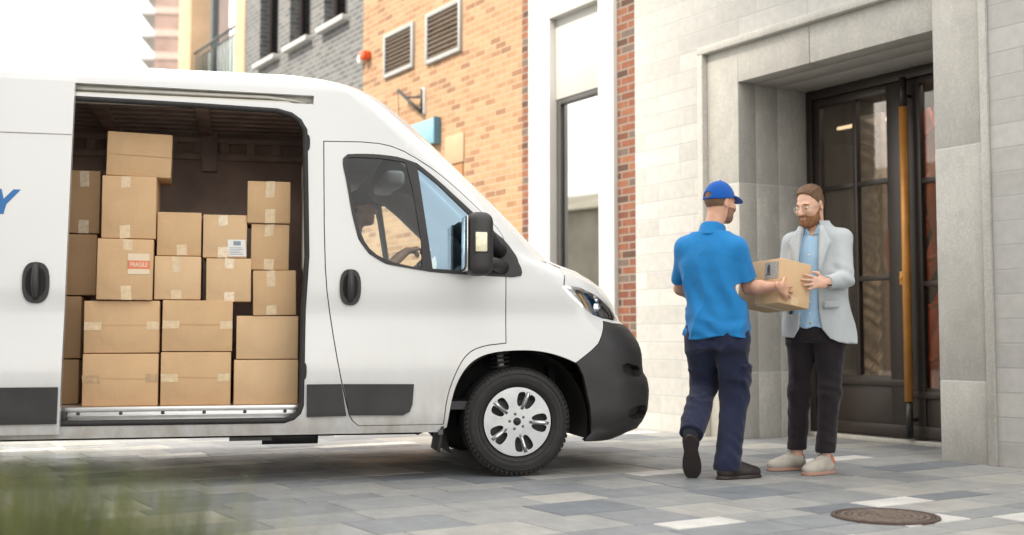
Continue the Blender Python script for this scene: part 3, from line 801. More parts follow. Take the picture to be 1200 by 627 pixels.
# cab door, its black window surround and two panes
dn = offset_poly(DOOR, -.001)
door = panel('cab_door', dn, [WINhole], M['van_white'], van, .001, .03, step=.05, estep=.025)
panel('window_trim', WINs, [GLA, GLB], M['van_black'], door, .007, .03, step=.04, estep=.02)
panel('window', GLA, [], M['glass_cab'], door, -.008, 0, step=.08)
panel('quarter_window', GLB, [], M['glass_quarter'], door, -.006, 0, step=.08)
panel('window', GLA, [], M['glass_cab'], van, -.008, 0, left=True, step=.08)
panel('quarter_window', GLB, [], M['glass_cab'], van, -.008, 0, left=True, step=.08)
# dark backing in the shut lines
bk = panel('door_seal', offset_poly(DOOR, .03), [offset_poly(DOOR, -.03)], M['dark'], door, -.028, 0, step=.08, estep=.05)
def vline(pts, r=.0025, off=.001):
    m = MB(); m.tube([tuple(van_p(q, z, off)) for q, z in densify(pts+pts[::-1][1:-1], .03)[:999]] if False else [tuple(van_p(*p, off)) for p in pts], r, 6); return m
vline([(.155,1.352),(.22,1.34),(.276,1.306),(.290,1.25),(.288,1.196)], .0035, -.0015).build('bonnet_gap', M['cab_dark'], van)
vline([(q_, 1.343-.02*abs(q_-.30)) for q_ in np.linspace(.16, .5, 8)], .003, -.0015).build('cowl_gap', M['cab_dark'], van)
mold = smooth_poly([(-1.302,.586),(-1.098,.586),(-1.066,.397),(-1.300,.394)], 0)
panel('side_moulding', mold, [], M['van_black'], van, .018, .025, step=.08)
panel('side_moulding', smooth_poly([(-1.086,.586),(-.66,.582),(-.668,.46),(-.684,.415),(-.726,.396),(-1.048,.400)], 0), [], M['van_black'], door, .018, .025, step=.08)

def oval(x0, x1, z0, z1, n=28, e=2.6):
    return [((x0+x1)/2+(x1-x0)/2*np.sign(math.cos(a))*abs(math.cos(a))**(2/e), (z0+z1)/2+(z1-z0)/2*np.sign(math.sin(a))*abs(math.sin(a))**(2/e)) for a in [2*math.pi*k/n for k in range(n)]]
def handle(x0, x1, z0, z1, off, parent):
    h = panel('handle', oval(x0, x1, z0, z1), [], M['van_black'], parent, off+.012, .02, step=.02, estep=.015)
    cx, w_ = (x0+x1)/2, (x1-x0)
    m = MB(); pts = []
    for k in range(13):
        z = z0+.03+(z1-z0-.045)*k/12; s_ = math.sin(math.pi*k/12)
        pts.append(tuple(van_p(cx, z, off+.014+.026*s_**.6)))
    m.tube(pts, [.016+.006*math.sin(math.pi*k/12) for k in range(13)], 10); m.build('grip', M['van_black'], h)
    panel('recess', oval(x0+.018, x1-.018, z0+.035, z1-.03), [], M['dark'], h, off+.0135, 0, step=.03, estep=.02)
handle(-1.112, -.984, 1.06, 1.278, .001, door)

# sliding door, pushed back along the flank
SD = .058
sdo = [(-4.05,.335),(-2.684,.335),(-2.667,1.18),(-2.655,1.82),(-2.646,2.345),(-4.05,2.345)]
sdoor = panel('sliding_door', sdo, [], M['van_white'], van, SD, .055, step=.08, estep=.05, extra_z=[2.0, 2.02, 2.04])
m = MB(); m.tube([tuple(van_p(q, 2.030, SD+.0005)) for q in np.linspace(-4.04, -2.655, 20)], .0035, 6); m.build('crease', M['cab_grey'], sdoor)
panel('side_moulding', [(-4.02,.588),(-2.692,.588),(-2.697,.388),(-4.02,.388)], [], M['van_black'], sdoor, SD+.018, .025, step=.1)
handle(-2.898, -2.752, 1.062, 1.292, SD, sdoor)
# the one visible letter of the blue lettering
letY = [(-2.9185,1.702),(-2.958,1.702),(-3.008,1.648),(-3.021,1.703),(-3.062,1.703),(-3.030,1.618),(-3.046,1.560),(-3.007,1.560),(-2.993,1.616)]
panel('lettering', letY, [], M['blue_print'], sdoor, SD+.0015, 0, step=.03, estep=.02)

# door opening: seal, sill, track
pts = [(q, z) for q, z in densify(smooth_poly(OPEN[1:-1], 0), .06)]
i0 = 0
m = MB(); m.tube([tuple(van_p(q, z, .003)) for q, z in [(-2.71,2.258)] + densify(OPEN[1:12], .05)[:-26] ], .016, 8)
ol = []
for a, b in zip(OPEN[:-1], OPEN[1:]):
    n_ = max(1, int(math.hypot(b[0]-a[0], b[1]-a[1])/.05)); ol += [(a[0]+(b[0]-a[0])*k/n_, a[1]+(b[1]-a[1])*k/n_) for k in range(n_)]
ol.append(OPEN[-1])
m = MB(); m.tube([tuple(van_p(q, z, -.006)) for q, z in ol], .017, 8); m.build('door_seal', M['rubber'], van)
m = MB()
m.box((-2.75,-.962,2.25),(-1.27,-.865,2.262)); m.box((-2.75,-.905,2.262),(-1.27,-.875,2.36)); m.box((-2.75,-.935,2.353),(-1.27,-.875,2.360))
m.build('track_channel', M['cream'], van)
m = MB(); m.box((-2.75,-.945,2.285),(-1.42,-.905,2.300)); m.box((-2.75,-.952,2.262),(-1.40,-.944,2.292))
m.tube([(-2.75,-.93,2.325),(-1.55,-.93,2.322),(-1.40,-.925,2.310),(-1.30,-.90,2.300)], .010, 8); m.build('track', M['cream'], van)
m = MB(); m.box((-2.75,-.955,.438),(-1.34,-.86,.462)); m.box((-2.75,-.968,.372),(-1.36,-.935,.384)); m.box((-2.75,-.930,.384),(-1.345,-.915,.438)); m.box((-2.75,-.958,.410),(-1.345,-.93,.416))
m.build('sill', M['alu'], van, .002)
m = MB()
for k in range(6):
    x = -2.6+.235*k; m.lathe([(0,-.006),(.009,-.006),(.011,.002)], (x,-.932,.424), 1, 10)
build_split(m, 'bolt', M['steel'], van)
m = MB(); m.box((-2.76,-.965,.385),(-2.66,-.90,.44)); m.build('roller', M['cab_dark'], van, .006)
for (q, z, a, b) in ((-1.312,2.045,.016,.05),(-1.318,.665,.014,.05)):
    panel('hinge_cover', oval(q-a, q+a, z-b, z+b, 16), [], M['rubber'], van, .006, .01, step=.03, estep=.02)

# cargo space
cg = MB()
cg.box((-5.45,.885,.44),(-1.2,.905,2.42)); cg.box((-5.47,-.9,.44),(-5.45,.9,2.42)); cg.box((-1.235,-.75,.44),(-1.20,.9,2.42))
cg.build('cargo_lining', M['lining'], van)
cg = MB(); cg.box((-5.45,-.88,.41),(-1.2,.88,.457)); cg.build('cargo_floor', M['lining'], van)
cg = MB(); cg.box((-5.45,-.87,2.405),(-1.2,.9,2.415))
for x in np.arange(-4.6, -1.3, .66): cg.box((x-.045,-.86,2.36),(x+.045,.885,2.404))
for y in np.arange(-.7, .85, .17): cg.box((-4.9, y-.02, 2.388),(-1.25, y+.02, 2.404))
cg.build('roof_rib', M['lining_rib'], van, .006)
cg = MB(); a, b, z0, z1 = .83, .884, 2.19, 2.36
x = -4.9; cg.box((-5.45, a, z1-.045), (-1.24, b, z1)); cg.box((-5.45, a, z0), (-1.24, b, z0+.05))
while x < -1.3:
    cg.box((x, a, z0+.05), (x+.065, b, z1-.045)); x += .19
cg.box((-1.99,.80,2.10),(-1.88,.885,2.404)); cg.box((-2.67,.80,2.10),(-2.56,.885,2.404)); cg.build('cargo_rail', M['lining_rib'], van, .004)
cg = MB()
for x in (-2.08,-1.78): cg.lathe([(0,-.004),(.008,-.004),(.010,.001)], (x,.884,1.80), 1, 10)
build_split(cg, 'screw', M['alu'], van)
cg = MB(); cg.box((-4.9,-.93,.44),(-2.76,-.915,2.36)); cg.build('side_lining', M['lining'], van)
bh_ = MB(); bh_.prism([(-1.325,1.30),(-1.325,1.95),(-1.31,2.02),(-1.24,2.05),(-1.24,1.25),(-1.31,1.25)], -.84, -.52, 1)
bh_.build('bulkhead_trim', M['bulkhead'], van, .012)
m = MB(); m.box((-1.30,-.82,1.10),(-1.24,-.6,1.25)); m.build('bulkhead_trim', M['cab_grey'], van, .01)

# cab interior
ci = MB(); ci.box((-1.2,-.93,.42),(.2,.93,.47)); ci.build('cab_floor', M['cab_dark'], van)
cabhole = [offset_poly(GLA, .012), offset_poly(GLB, .012)]
inner = [(-1.19,.5),(-.58,.5),(-.52,.72),(-.36,.86),(-.1,.90),(.20,.85),(.24,1.30)] + [(float(qt(z, .75)), z) for z in np.linspace(1.42, 2.0, 8)] + [(-.72,2.10),(-1.19,2.12)]
panel('door_lining', inner, cabhole, M['cab_light'], van, -.045, .02, left=True, step=.07)
panel('door_lining', inner, [offset_poly(WIN[:9]+[(-.16,1.25)]+WIN[14:], .02)], M['cab_grey'], van, -.06, .01, step=.07)
hl = MB(); nn_ = 16; vs = []
for i in range(nn_+1):
    y = -.93+1.86*i/nn_
    for (x, z) in ((-1.19,2.10),(-.95,2.11),(-.80,2.11),(-.72,2.13)): vs.append((x, y, z-.10*abs(y/.93)**4))
hl.add(vs, [(i*4+k,(i+1)*4+k,(i+1)*4+k+1,i*4+k+1) for i in range(nn_) for k in range(3)], True); hl.build('headliner', M['cab_grey'], van)
m = MB(); m.box((-1.19,-.86,1.98),(-.84,.86,2.05)); m.build('roof_shelf', M['cab_grey'], van, .03)
m = MB(); m.box((-.72,.02,1.93),(-.58,.30,2.04)); m.build('visor', M['cab_light'], van, .03)
m = MB(); m.box((-.72,.40,1.95),(-.58,.80,2.03)); m.build('visor', M['cab_light'], van, .03)
m = MB(); m.prism([(.30,.85),(.30,1.27),(.12,1.31),(-.05,1.30),(-.17,1.22),(-.20,1.05),(-.05,.85)], -.90, .90, 1); m.build('dashboard', M['cab_dark'], van, .02)
m = MB(); m.prism([(-.17,1.22),(-.10,1.42),(.05,1.42),(.05,1.25)], .30, .66, 1); m.build('binnacle', M['cab_dark'], van, .03)
m = MB()
cS = Vector((-.40,.48,1.40)); ax = Vector((.52,0,-.50)).normalized(); e1 = Vector((0,1,0)); e2 = ax.cross(e1)
m.tube([cS+(e1*math.cos(a)+e2*math.sin(a))*.20 for a in [2*math.pi*k/32 for k in range(32)]], .017, 8, closed=True)
for a in (0, math.pi, math.pi*1.5): m.tube([cS, cS+(e1*math.cos(a)+e2*math.sin(a))*.19], .016, 6)
m.tube([cS, cS+ax*.3], .03, 8); m.build('steering_wheel', M['cab_dark'], van)
def seat(y):
    s_ = MB(); s_.box((-1.08,y-.25,.80),(-.55,y+.25,.95)); o = s_.build('seat', M['seat'], van, .05, 3)
    b = MB(); b.box((-.09,-.24,0),(.05,.24,.62), Matrix.Translation((-1.07,y,.92)) @ Matrix.Rotation(R(-6), 4, 'Y')); b.build('backrest', M['seat'], o, .05, 3)
    b = MB(); b.box((-.05,-.13,.66),(.05,.13,.84), Matrix.Translation((-1.10,y,.92)) @ Matrix.Rotation(R(-6), 4, 'Y')); b.build('headrest', M['seat'], o, .04, 3)
seat(.48); seat(-.45)

# bumper, headlamps
zb = [.9299, .90, .85, .80, .76, .70, .65, .60, .55, .50, .45, .40, .35, .30, .25, .21]
bump = [(.860,.9425),(.74,.9525),(.64,.9555),(.555,.9690),(.540,.904),(.520,.827),(.474,.783),(.412,.735),(.369,.706),(.39,.68),(.417,.622),(.462,.436),(.482,.262),(.43,.21)]
bump = bump + [(float(qmax(z)), z) for z in zb[::-1]]
FOG1 = [(.74,.79),(.97,.77),(.97,.69),(.80,.69)]; FOG1 = [(.800,.79),(.96,.775),(.965,.70),(.85,.70)]
FOG2 = [(.80,.50),(1.0,.52),(1.0,.39),(.80,.37)]
FOG1 = [(.655,.712),(.875,.672),(.865,.606),(.680,.618)]; FOG2 = [(.712,.425),(.925,.428),(.93,.338),(.706,.338)]
GR = [(float(qt(z, a)), z) for z, a in ((.88,1.28),(.88,1.565),(.72,1.565),(.72,1.28))]
for left in (False, True):
    bo = panel('bumper', bump, [smooth_poly(FOG1, 1), smooth_poly(FOG2, 1), GR], M['van_black'], van, .004, .05, left=left, step=.04, estep=.025)
    panel('recess', offset_poly(FOG1, .03), [], M['van_black'], bo, -.045, 0, left=left, step=.06)
    panel('recess', offset_poly(FOG2, .03), [], M['van_black'], bo, -.045, 0, left=left, step=.06)
    panel('grille', GR, [], M['cab_dark'], bo, -.03, 0, left=left, step=.06)
    hd = panel('headlight', offset_poly(HEAD, -.004), [], M['lens'], van, .003, 0, left=left, step=.03, estep=.02)
    panel('housing', offset_poly(HEAD, .004), [], M['chrome'], hd, -.05, 0, left=left, step=.04, estep=.02)
    panel('bezel', HEAD, [offset_poly(HEAD, -.013)], M['chrome'], hd, -.003, .045, left=left, step=.04, estep=.02)
    panel('bezel', [(.55,1.095),(.64,1.045),(.715,.99),(.60,.995),(.555,1.03)], [], M['lamp_dark'], hd, -.03, .02, left=left, step=.03, estep=.02)
    panel('bezel', [(.415,1.155),(.44,1.15),(.52,1.035),(.59,.995),(.555,.995),(.48,1.03)], [], M['lamp_dark'], hd, -.028, .02, left=left, step=.03, estep=.02)
    panel('indicator', [(.395,1.155),(.413,1.152),(.475,1.04),(.462,1.035)], [], M['amber'], hd, -.028, .02, left=left, step=.03, estep=.02)
    cc = van_p(.56, 1.06, -.035); sgn = -1 if left else 1
    m = MB(); m.lathe([(.0,.03),(.028,.02),(.042,0),(.046,-.006)], (0,0,0), 1, 20)
    o = m.build('reflector', M['chrome'], hd); o.location = (float(cc[0]), float(cc[1])*sgn, float(cc[2])); o.rotation_euler = (0,0, R(50)*sgn + (math.pi if not left else 0))
# inner closing panel behind the nose so that no gap looks into the cab
nb = MB(); nb.box((.30,-.6,.45),(.34,.6,1.2)); nb.box((.47,-.84,.225),(.60,.84,.62)); nb.build('radiator_panel', M['dark'], van)

# underbody and arches
ub = MB(); ub.box((-5.5,-.90,.27),(-.62,.90,.40)); ub.box((-.62,-.46,.27),(.55,.46,.6)); ub.build('underbody', M['dark'], van)
ub = MB(); ub.tube([(-1.55,-.45,.245),(-1.2,-.45,.245)], .06, 12); ub.box((-1.75,-.8,.24),(-1.5,-.6,.30)); ub.build('exhaust', M['steel'], van)
def arch_liner(x, left):
    s = 1 if left else -1
    m = MB(); prof = [(.455, s*.955), (.455, s*.50), (.30, s*.46), (.02, s*.455)]
    m.lathe(prof, (x,0,.34), 1, 40, (R(-14), R(205))); return m.build('arch_liner', M['rubber'], van)
for left in (False, True): arch_liner(0, left)
m = MB(); m.tube([(-.03,-.70,.5),(-.05,-.66,.80)], .022, 10); m.build('strut', M['cream'], van)
m = MB()
m.tube([(-.045+.055*math.cos(a), -.665+.055*math.sin(a), .60+.18*k/80) for k, a in ((k, k*.5) for k in range(80))], .008, 6); m.build('spring', M['steel'], van)

def wheel(x, y, left, mudflap=True):
    s = 1 if left else -1
    o = empty('wheel', (x, y, .341)); o.parent = van; o.rotation_euler = (0, 0, 0 if not left else math.pi)
    T = MB(); w2 = .108      # outer face towards -y
    T.lathe([(.222,-.088),(.235,-.100),(.262,-.110),(.290,-.109),(.312,-.100),(.325,-.088),(.331,-.080),(.334,.080),(.325,.090),(.29,.108),(.235,.10),(.222,.09)], axis=1, seg=96)
    for k in range(64):
        a = 2*math.pi*k/64
        for yy, da in ((-.070, 0), (-.022, .05), (.026, .02), (.072, .06)):
            T.box((-.0125,-.021,0),(.0125,.021,.0045), Matrix.Rotation(a+da, 4, 'Y') @ Matrix.Translation((0, yy, .332)))
        T.box((-.006,-.002,0),(.006,.008,.018), Matrix.Rotation(a+.02, 4, 'Y') @ Matrix.Translation((0,-.094,.309)))
    for rr in (.272, .300, .246):
        T.lathe([(rr-.003,-.1095),(rr,-.1135),(rr+.003,-.1095)], axis=1, seg=64)
    T.build('tyre', M['rubber'], o, fix=False)
    # hubcap: a dished disc pierced by five pairs of slots with a rib between
    def cap_fn(X, Z, off=0.):
        r = np.hypot(X, Z); d = np.interp(r, [0,.055,.075,.10,.15,.185,.205,.214], [-.084,-.084,-.080,-.088,-.100,-.105,-.104,-.094])
        return np.stack([X, d-off, Z], -1)
    outer = [(.214*math.cos(a), .214*math.sin(a)) for a in [2*math.pi*k/72 for k in range(72)]]
    holes = []
    for k in range(5):
        a0 = R(-3+72*k)
        for sg in (-1, 1):
            pts = [(.093,.13),(.100,.36),(.135,.40),(.178,.345),(.189,.22),(.188,.075),(.14,.09)]
            holes.append([(r*math.cos(a0+sg*b), r*math.sin(a0+sg*b)) for r, b in pts])
    panel('hubcap', outer, [smooth_poly(h, 1) for h in holes], M['hubcap'], o, 0, .012, step=.014, estep=.012, fn=cap_fn)
    m = MB()
    for k in range(5):
        a = R(-3+72*k); c, s_ = math.cos(a), math.sin(a)
        m.tube([(r*c, y_, r*s_) for r, y_ in ((.085,-.085),(.12,-.104),(.16,-.113),(.195,-.112))], [.010,.011,.012,.010], 8)
    build_split(m, 'rib', M['hubcap'], o)
    m = MB(); m.lathe([(0,-.096),(.020,-.094),(.026,-.082)], axis=1, seg=24); m.build('cap', M['rubber'], o)
    m = MB()
    for k in range(5):
        a = R(33+72*k); m.lathe([(0,-.088),(.008,-.088),(.010,-.078)], (.048*math.cos(a),0,.048*math.sin(a)), 1, 10)
    build_split(m, 'bolt', M['steel'], o)
    m = MB(); m.lathe([(.0,-.04),(.18,-.045),(.222,-.07),(.226,.08)], axis=1, seg=48); m.build('rim', M['cab_dark'], o, fix=False)
    return o
wheel(0, -.872, False); wheel(0, .872, True); wheel(-4.035, -.872, False); wheel(-4.035, .872, True)
m = MB(); m.prism([(-.448,.42),(-.470,.42),(-.512,.17),(-.490,.16)], -.98, -.74, 1); fl = m.build('mud_flap', M['rubber'], van, .006)
m = MB(); m.box((-.50,-.985,.27),(-.475,-.955,.30)); m.build('bracket', M['steel'], fl)

# door mirror
mo = MB(); mo.box((-.385,-1.345,1.235),(-.225,-1.13,1.615)); mi = mo.build('mirror', M['van_black'], van, .06, 4)
m = MB(); m.box((-.392,-1.325,1.26),(-.383,-1.15,1.59)); m.build('mirror_glass', M['chrome'], mi, .004)
m = MB(); m.box((-.345,-1.3515,1.372),(-.272,-1.335,1.490)); m.build('indicator', M['pale_lens'], mi, .008)
m = MB(); m.box((-.352,-1.3475,1.364),(-.265,-1.338,1.498)); m.build('bezel', M['cab_dark'], mi, .006)
m = MB(); m.tube([(-.26,-1.18,1.53),(-.20,-1.10,1.47),(-.12,-.99,1.40)], [.04,.045,.05], 10); m.tube([(-.26,-1.18,1.32),(-.18,-1.10,1.32),(-.10,-.99,1.30)], [.035,.04,.045], 10); m.build('mirror_arm', M['van_black'], mi)

# ------------------------------------------------------------------ cartons in the van
def inst(m4): return VAN @ m4
BOX = [
 # x0, z0, x1, z1, y of the face, colour, depth, tilt, label, trims
 (-2.76,1.504,-2.547,1.894,-.55,'card_b',.40,0,'tall shaded carton behind the sliding door edge, topmost of its column','v2c'),
 (-2.76,1.123,-2.559,1.500,-.55,'card_b',.40,0,'plain brown carton by the sliding door edge, second from the top of the leftmost column',''),
 (-2.77,.738,-2.641,1.118,-.55,'card_b',.40,0,'narrow shaded carton by the sliding door edge, second from the floor',''),
 (-2.77,.460,-2.648,.733,-.55,'card_b',.40,0,'narrow shaded carton on the van floor beside the sliding door edge',''),
 (-2.497,1.838,-2.117,2.108,-.74,'card_a',.38,1.2,'highest carton of the load, tipped slightly on top of the tall taped carton','seam'),
 (-2.513,1.457,-2.197,1.837,-.78,'card_a',.40,0,'big square carton with tape at its top and bottom, directly under the highest carton','v2'),
 (-2.532,1.088,-2.209,1.455,-.80,'card_a',.42,.4,'carton with a red and cream warning sticker near its top right corner','fragile'),
 (-2.600,.772,-2.164,1.086,-.78,'card_a',.40,-.3,'wide carton with a taped seam directly below the carton with the warning sticker','h2'),
 (-2.601,.458,-2.167,.770,-.80,'card_a',.42,0,'wide carton with brown tape, on the floor beside the other wide carton','h2b'),
 (-2.195,1.360,-1.932,1.628,-.76,'card_a',.38,0,'small carton with tape at its bottom, directly left of the white labelled one','v1b'),
 (-2.204,1.093,-1.930,1.358,-.78,'card_c',.38,0,'small square carton standing right beside the carton with the warning sticker','v1t'),
 (-2.153,.781,-1.739,1.091,-.80,'card_a',.40,.2,'wide carton with a taped seam in the middle of the load, second from the floor','h2'),
 (-2.157,.458,-1.745,.779,-.80,'card_a',.42,0,'wide floor carton in the middle of the van, pale tape at both seam ends','h2'),
 (-1.925,1.351,-1.660,1.618,-.76,'card_c',.38,0,'small carton with a white address label and clear tape','addr'),
 (-1.901,1.082,-1.631,1.349,-.78,'card_c',.38,-.3,'small carton with two clear tape strips under the white labelled carton','v2c'),
 (-1.664,1.568,-1.400,1.830,-.78,'card_a',.38,0,'topmost carton of the right column with tape strips, near the cab','v2'),
 (-1.640,1.280,-1.406,1.566,-.76,'card_a',.38,.5,'upright carton with tape at top and bottom, middle of the right column','v2'),
 (-1.621,1.000,-1.358,1.278,-.80,'card_a',.38,-.9,'carton with tape at top and bottom, overhanging the plain cartons at the right','v2'),
 (-1.719,.733,-1.344,.999,-.80,'card_c',.42,0,'plain untaped carton at the right, second from the van floor',''),
 (-1.730,.458,-1.342,.731,-.80,'card_c',.42,0,'plain untaped carton on the van floor at the right end',''),
]
def carton(i, x0, z0, x1, z1, yf, matn, dep, tilt, label, trim):
    cx, cz = (x0+x1)/2, z0; w_, h_ = x1-x0, z1-z0
    dy = random.uniform(-.008, .008); rz = R(random.uniform(-1.2, 1.2)) if tilt < 1 else R(2.5)
    m = MB(); m.box((-w_/2+.002, 0, .001), (w_/2-.002, dep, h_-.002))
    root = m.build('cardboard_box', M[matn], None, .005, 2)
    root.matrix_world = VAN @ Matrix.Translation((cx, yf+dy, cz)) @ Matrix.Rotation(rz, 4, 'Z') @ Matrix.Rotation(R(tilt), 4, 'Y')
    tag(root, label, 'carton', 'cartons stacked in the open van')
    def strip(x0_, x1_, a, b, mt='tape', name='tape', e=.0008):
        s_ = MB(); nx = 6; nz_ = 6; vs = []
        j = [random.uniform(-.004, .004) for _ in range(4)]
        for p in range(nx+1):
            for q in range(nz_+1):
                fx, fz = p/nx, q/nz_
                vs.append((x0_+(x1_-x0_)*fx+(j[0]*(1-fz)+j[1]*fz), -e-random.random()*.0012, a+(b-a)*fz+(j[2]*(1-fx)+j[3]*fx)))
        s_.add(vs, [(p*(nz_+1)+q,(p+1)*(nz_+1)+q,(p+1)*(nz_+1)+q+1,p*(nz_+1)+q+1) for p in range(nx) for q in range(nz_)], True)
        s_.build(name, M[mt], root)
    c = random.uniform(-.02, .02)
    if trim in ('v2', 'v2c', 'fragile', 'addr', 'v1t', 'v1b'):
        mt = 'tape_clear' if trim in ('v2c', 'addr') else 'tape'
        if trim != 'v1b': strip(c-.027, c+.027, h_-.085+random.uniform(-.02,.02), h_-.004, mt)
        if trim != 'v1t' or True: strip(c-.03, c+.03, .003, .075+random.uniform(-.02,.02), mt)
    if trim.startswith('h2'):
        zc_ = h_*.52; mt = 'tape_brown' if trim == 'h2b' else 'tape'
        strip(-w_/2+.003, -w_/2+.10, zc_-.024, zc_+.024, mt); strip(w_/2-.075, w_/2-.003, zc_-.024, zc_+.024, mt)
        strip(-w_/2+.10, w_/2-.075, zc_-.003, zc_+.0025, 'card_b', 'flap_seam', .0006)
    if trim == 'seam':
        strip(-w_/2+.004, w_/2-.004, h_*.47, h_*.475, 'tape_brown', 'flap_seam')
        strip(-w_/2+.004, w_/2-.004, h_*.478, h_*.487, 'card_c', 'flap_seam')
    if trim == 'fragile':
        strip(w_/2-.145, w_/2-.020, h_-.215, h_-.092, 'paper_cream', 'sticker', .0022)
        s_ = MB(); s_.box((w_/2-.147,-.0040,h_-.180),(w_/2-.018,-.0034,h_-.130)); s_.build('sticker_band', M['red_ink'], root)
        t_ = link('lettering', text_mesh('FRAGILE', .030), M['paper_cream'], root, (w_/2-.083,-.0046,h_-.155)); t_.rotation_euler = (R(90),0,0); t_.scale = (.9, 1.2, 1)
    if trim == 'addr':
        strip(w_/2-.115, w_/2-.008, .012, .115, 'paper', 'address_label', .0022)
        s_ = MB()
        s_.box((w_/2-.082,-.0045,.078),(w_/2-.038,-.0035,.104)); s_.build('print_block', M['grey_ink'], root)
        s_ = MB()
        for k in range(5): s_.box((w_/2-.105,-.0045,.022+.010*k),(w_/2-.02-.012*(k % 3),-.0035,.0245+.010*k))
        s_.build('print_line', M['grey_ink'], root)
        strip(-w_*.02, w_/2-.117, .004, .070, 'tape_clear')
for i, b in enumerate(BOX): carton(i, *b)

# ------------------------------------------------------------------ figures: signed distance fields meshed with surface nets
class SDF:
    def __init__(s, lo, hi, h):
        s.lo = np.array(lo, float); s.h = h
        s.n = np.ceil((np.array(hi)-s.lo)/h).astype(int)+1
        s.D = np.full(s.n, .25, np.float32)
        s.ax = [(s.lo[i]+h*np.arange(s.n[i])).astype(np.float32) for i in range(3)]
    def _sl(s, lo, hi):
        a = np.clip(np.floor((np.array(lo)-s.lo)/s.h).astype(int), 0, s.n); b = np.clip(np.ceil((np.array(hi)-s.lo)/s.h).astype(int)+1, 0, s.n)
        sl = tuple(slice(a[i], b[i]) for i in range(3))
        X, Y, Z = s.ax[0][sl[0]][:,None,None], s.ax[1][sl[1]][None,:,None], s.ax[2][sl[2]][None,None,:]
        return sl, X, Y, Z
    def add(s, prim, k=.02):
        fn, lo, hi = prim; m = k+2*s.h+.01
        sl, X, Y, Z = s._sl(np.array(lo)-m, np.array(hi)+m)
        if 0 in s.D[sl].shape: return s
        d = fn(X, Y, Z).astype(np.float32); D = s.D[sl]
        h = np.clip(.5+.5*(D-d)/k, 0, 1); s.D[sl] = D*(1-h)+d*h-k*h*(1-h); return s
    def sub(s, prim, k=.01):
        fn, lo, hi = prim; m = k+2*s.h+.01
        sl, X, Y, Z = s._sl(np.array(lo)-m, np.array(hi)+m)
        if 0 in s.D[sl].shape: return s
        d = -fn(X, Y, Z).astype(np.float32); D = s.D[sl]
        h = np.clip(.5-.5*(D-d)/k, 0, 1); s.D[sl] = D*(1-h)+d*h+k*h*(1-h); return s
    def cut(s, fn):
        """keep where fn <= 0"""
        X, Y, Z = s.ax[0][:,None,None], s.ax[1][None,:,None], s.ax[2][None,None,:]
        s.D = np.maximum(s.D, fn(X, Y, Z).astype(np.float32)); return s
    def disp(s, fn, lo=None, hi=None):
        sl, X, Y, Z = s._sl(s.lo if lo is None else lo, s.ax_max() if hi is None else hi)
        s.D[sl] = s.D[sl]+fn(X, Y, Z).astype(np.float32); return s
    def ax_max(s): return np.array([a[-1] for a in s.ax])
    def mesh(s):
        D = s.D; D[0], D[-1] = .25, .25; D[:,0], D[:,-1] = .25, .25; D[:,:,0], D[:,:,-1] = .25, .25
        I = D < 0
        c = I[:-1,:-1,:-1].astype(np.int8)
        tot = sum(I[a:I.shape[0]-1+a, b:I.shape[1]-1+b, d:I.shape[2]-1+d].astype(np.int8) for a in (0,1) for b in (0,1) for d in (0,1))
        act = (tot > 0) & (tot < 8); idx = np.argwhere(act); ids = np.full(act.shape, -1, np.int64); ids[act] = np.arange(len(idx))
        P = np.zeros((len(idx), 3)); N_ = np.zeros(len(idx))
        i, j, k = idx.T
        cor = [(a,b,d) for a in (0,1) for b in (0,1) for d in (0,1)]
        for p in range(8):
            for q in range(p+1, 8):
                if sum(abs(cor[p][t_]-cor[q][t_]) for t_ in range(3)) != 1: continue
                dp = D[i+cor[p][0], j+cor[p][1], k+cor[p][2]]; dq = D[i+cor[q][0], j+cor[q][1], k+cor[q][2]]
                x = (dp < 0) != (dq < 0); t_ = np.where(x, dp/np.where(x, dp-dq, 1), 0)
                for a in range(3): P[:,a] += np.where(x, cor[p][a]+(cor[q][a]-cor[p][a])*t_, 0)
                N_ += x
        P = (P/N_[:,None]+idx)*s.h+s.lo
        F_ = []
        for a in range(3):
            b, c_ = (a+1) % 3, (a+2) % 3
            lo_ = [slice(None)]*3; hi_ = [slice(None)]*3; lo_[a] = slice(0,-1); hi_[a] = slice(1,None)
            A, B_ = I[tuple(lo_)], I[tuple(hi_)]
            e = np.argwhere(A != B_)
            e = e[(e[:,b] > 0) & (e[:,c_] > 0) & (e[:,b] < I.shape[b]-1) & (e[:,c_] < I.shape[c_]-1)]
            fl = A[tuple(e.T)]
            o = np.zeros(3, int); ob, oc = o.copy(), o.copy(); ob[b] = 1; oc[c_] = 1
            q = np.stack([ids[tuple((e-ob-oc).T)], ids[tuple((e-oc).T)], ids[tuple(e.T)], ids[tuple((e-ob).T)]], 1)
            q[~fl] = q[~fl][:, ::-1]; F_.append(q)
        return P, np.concatenate(F_)
    def build(s, name, mat, parent=None, smooth=1):
        P, Fc = s.mesh()
        # light laplacian smoothing
        for _ in range(smooth):
            acc = np.zeros_like(P); cnt = np.zeros(len(P))
            for a in range(4):
                u_, v_ = Fc[:,a], Fc[:,(a+1) % 4]
                for ax in range(3): acc[:,ax] += np.bincount(u_, P[v_,ax], len(P))
                cnt += np.bincount(u_, minlength=len(P))
            P = P*.5+.5*acc/np.maximum(cnt,1)[:,None]
        me = bpy.data.meshes.new(name)
        me.vertices.add(len(P)); me.vertices.foreach_set('co', P.astype(np.float32).ravel())
        me.loops.add(len(Fc)*4); me.loops.foreach_set('vertex_index', Fc.astype(np.int32).ravel())
        me.polygons.add(len(Fc)); me.polygons.foreach_set('loop_start', np.arange(0, len(Fc)*4, 4, dtype=np.int32)); me.polygons.foreach_set('loop_total', np.full(len(Fc), 4, np.int32))
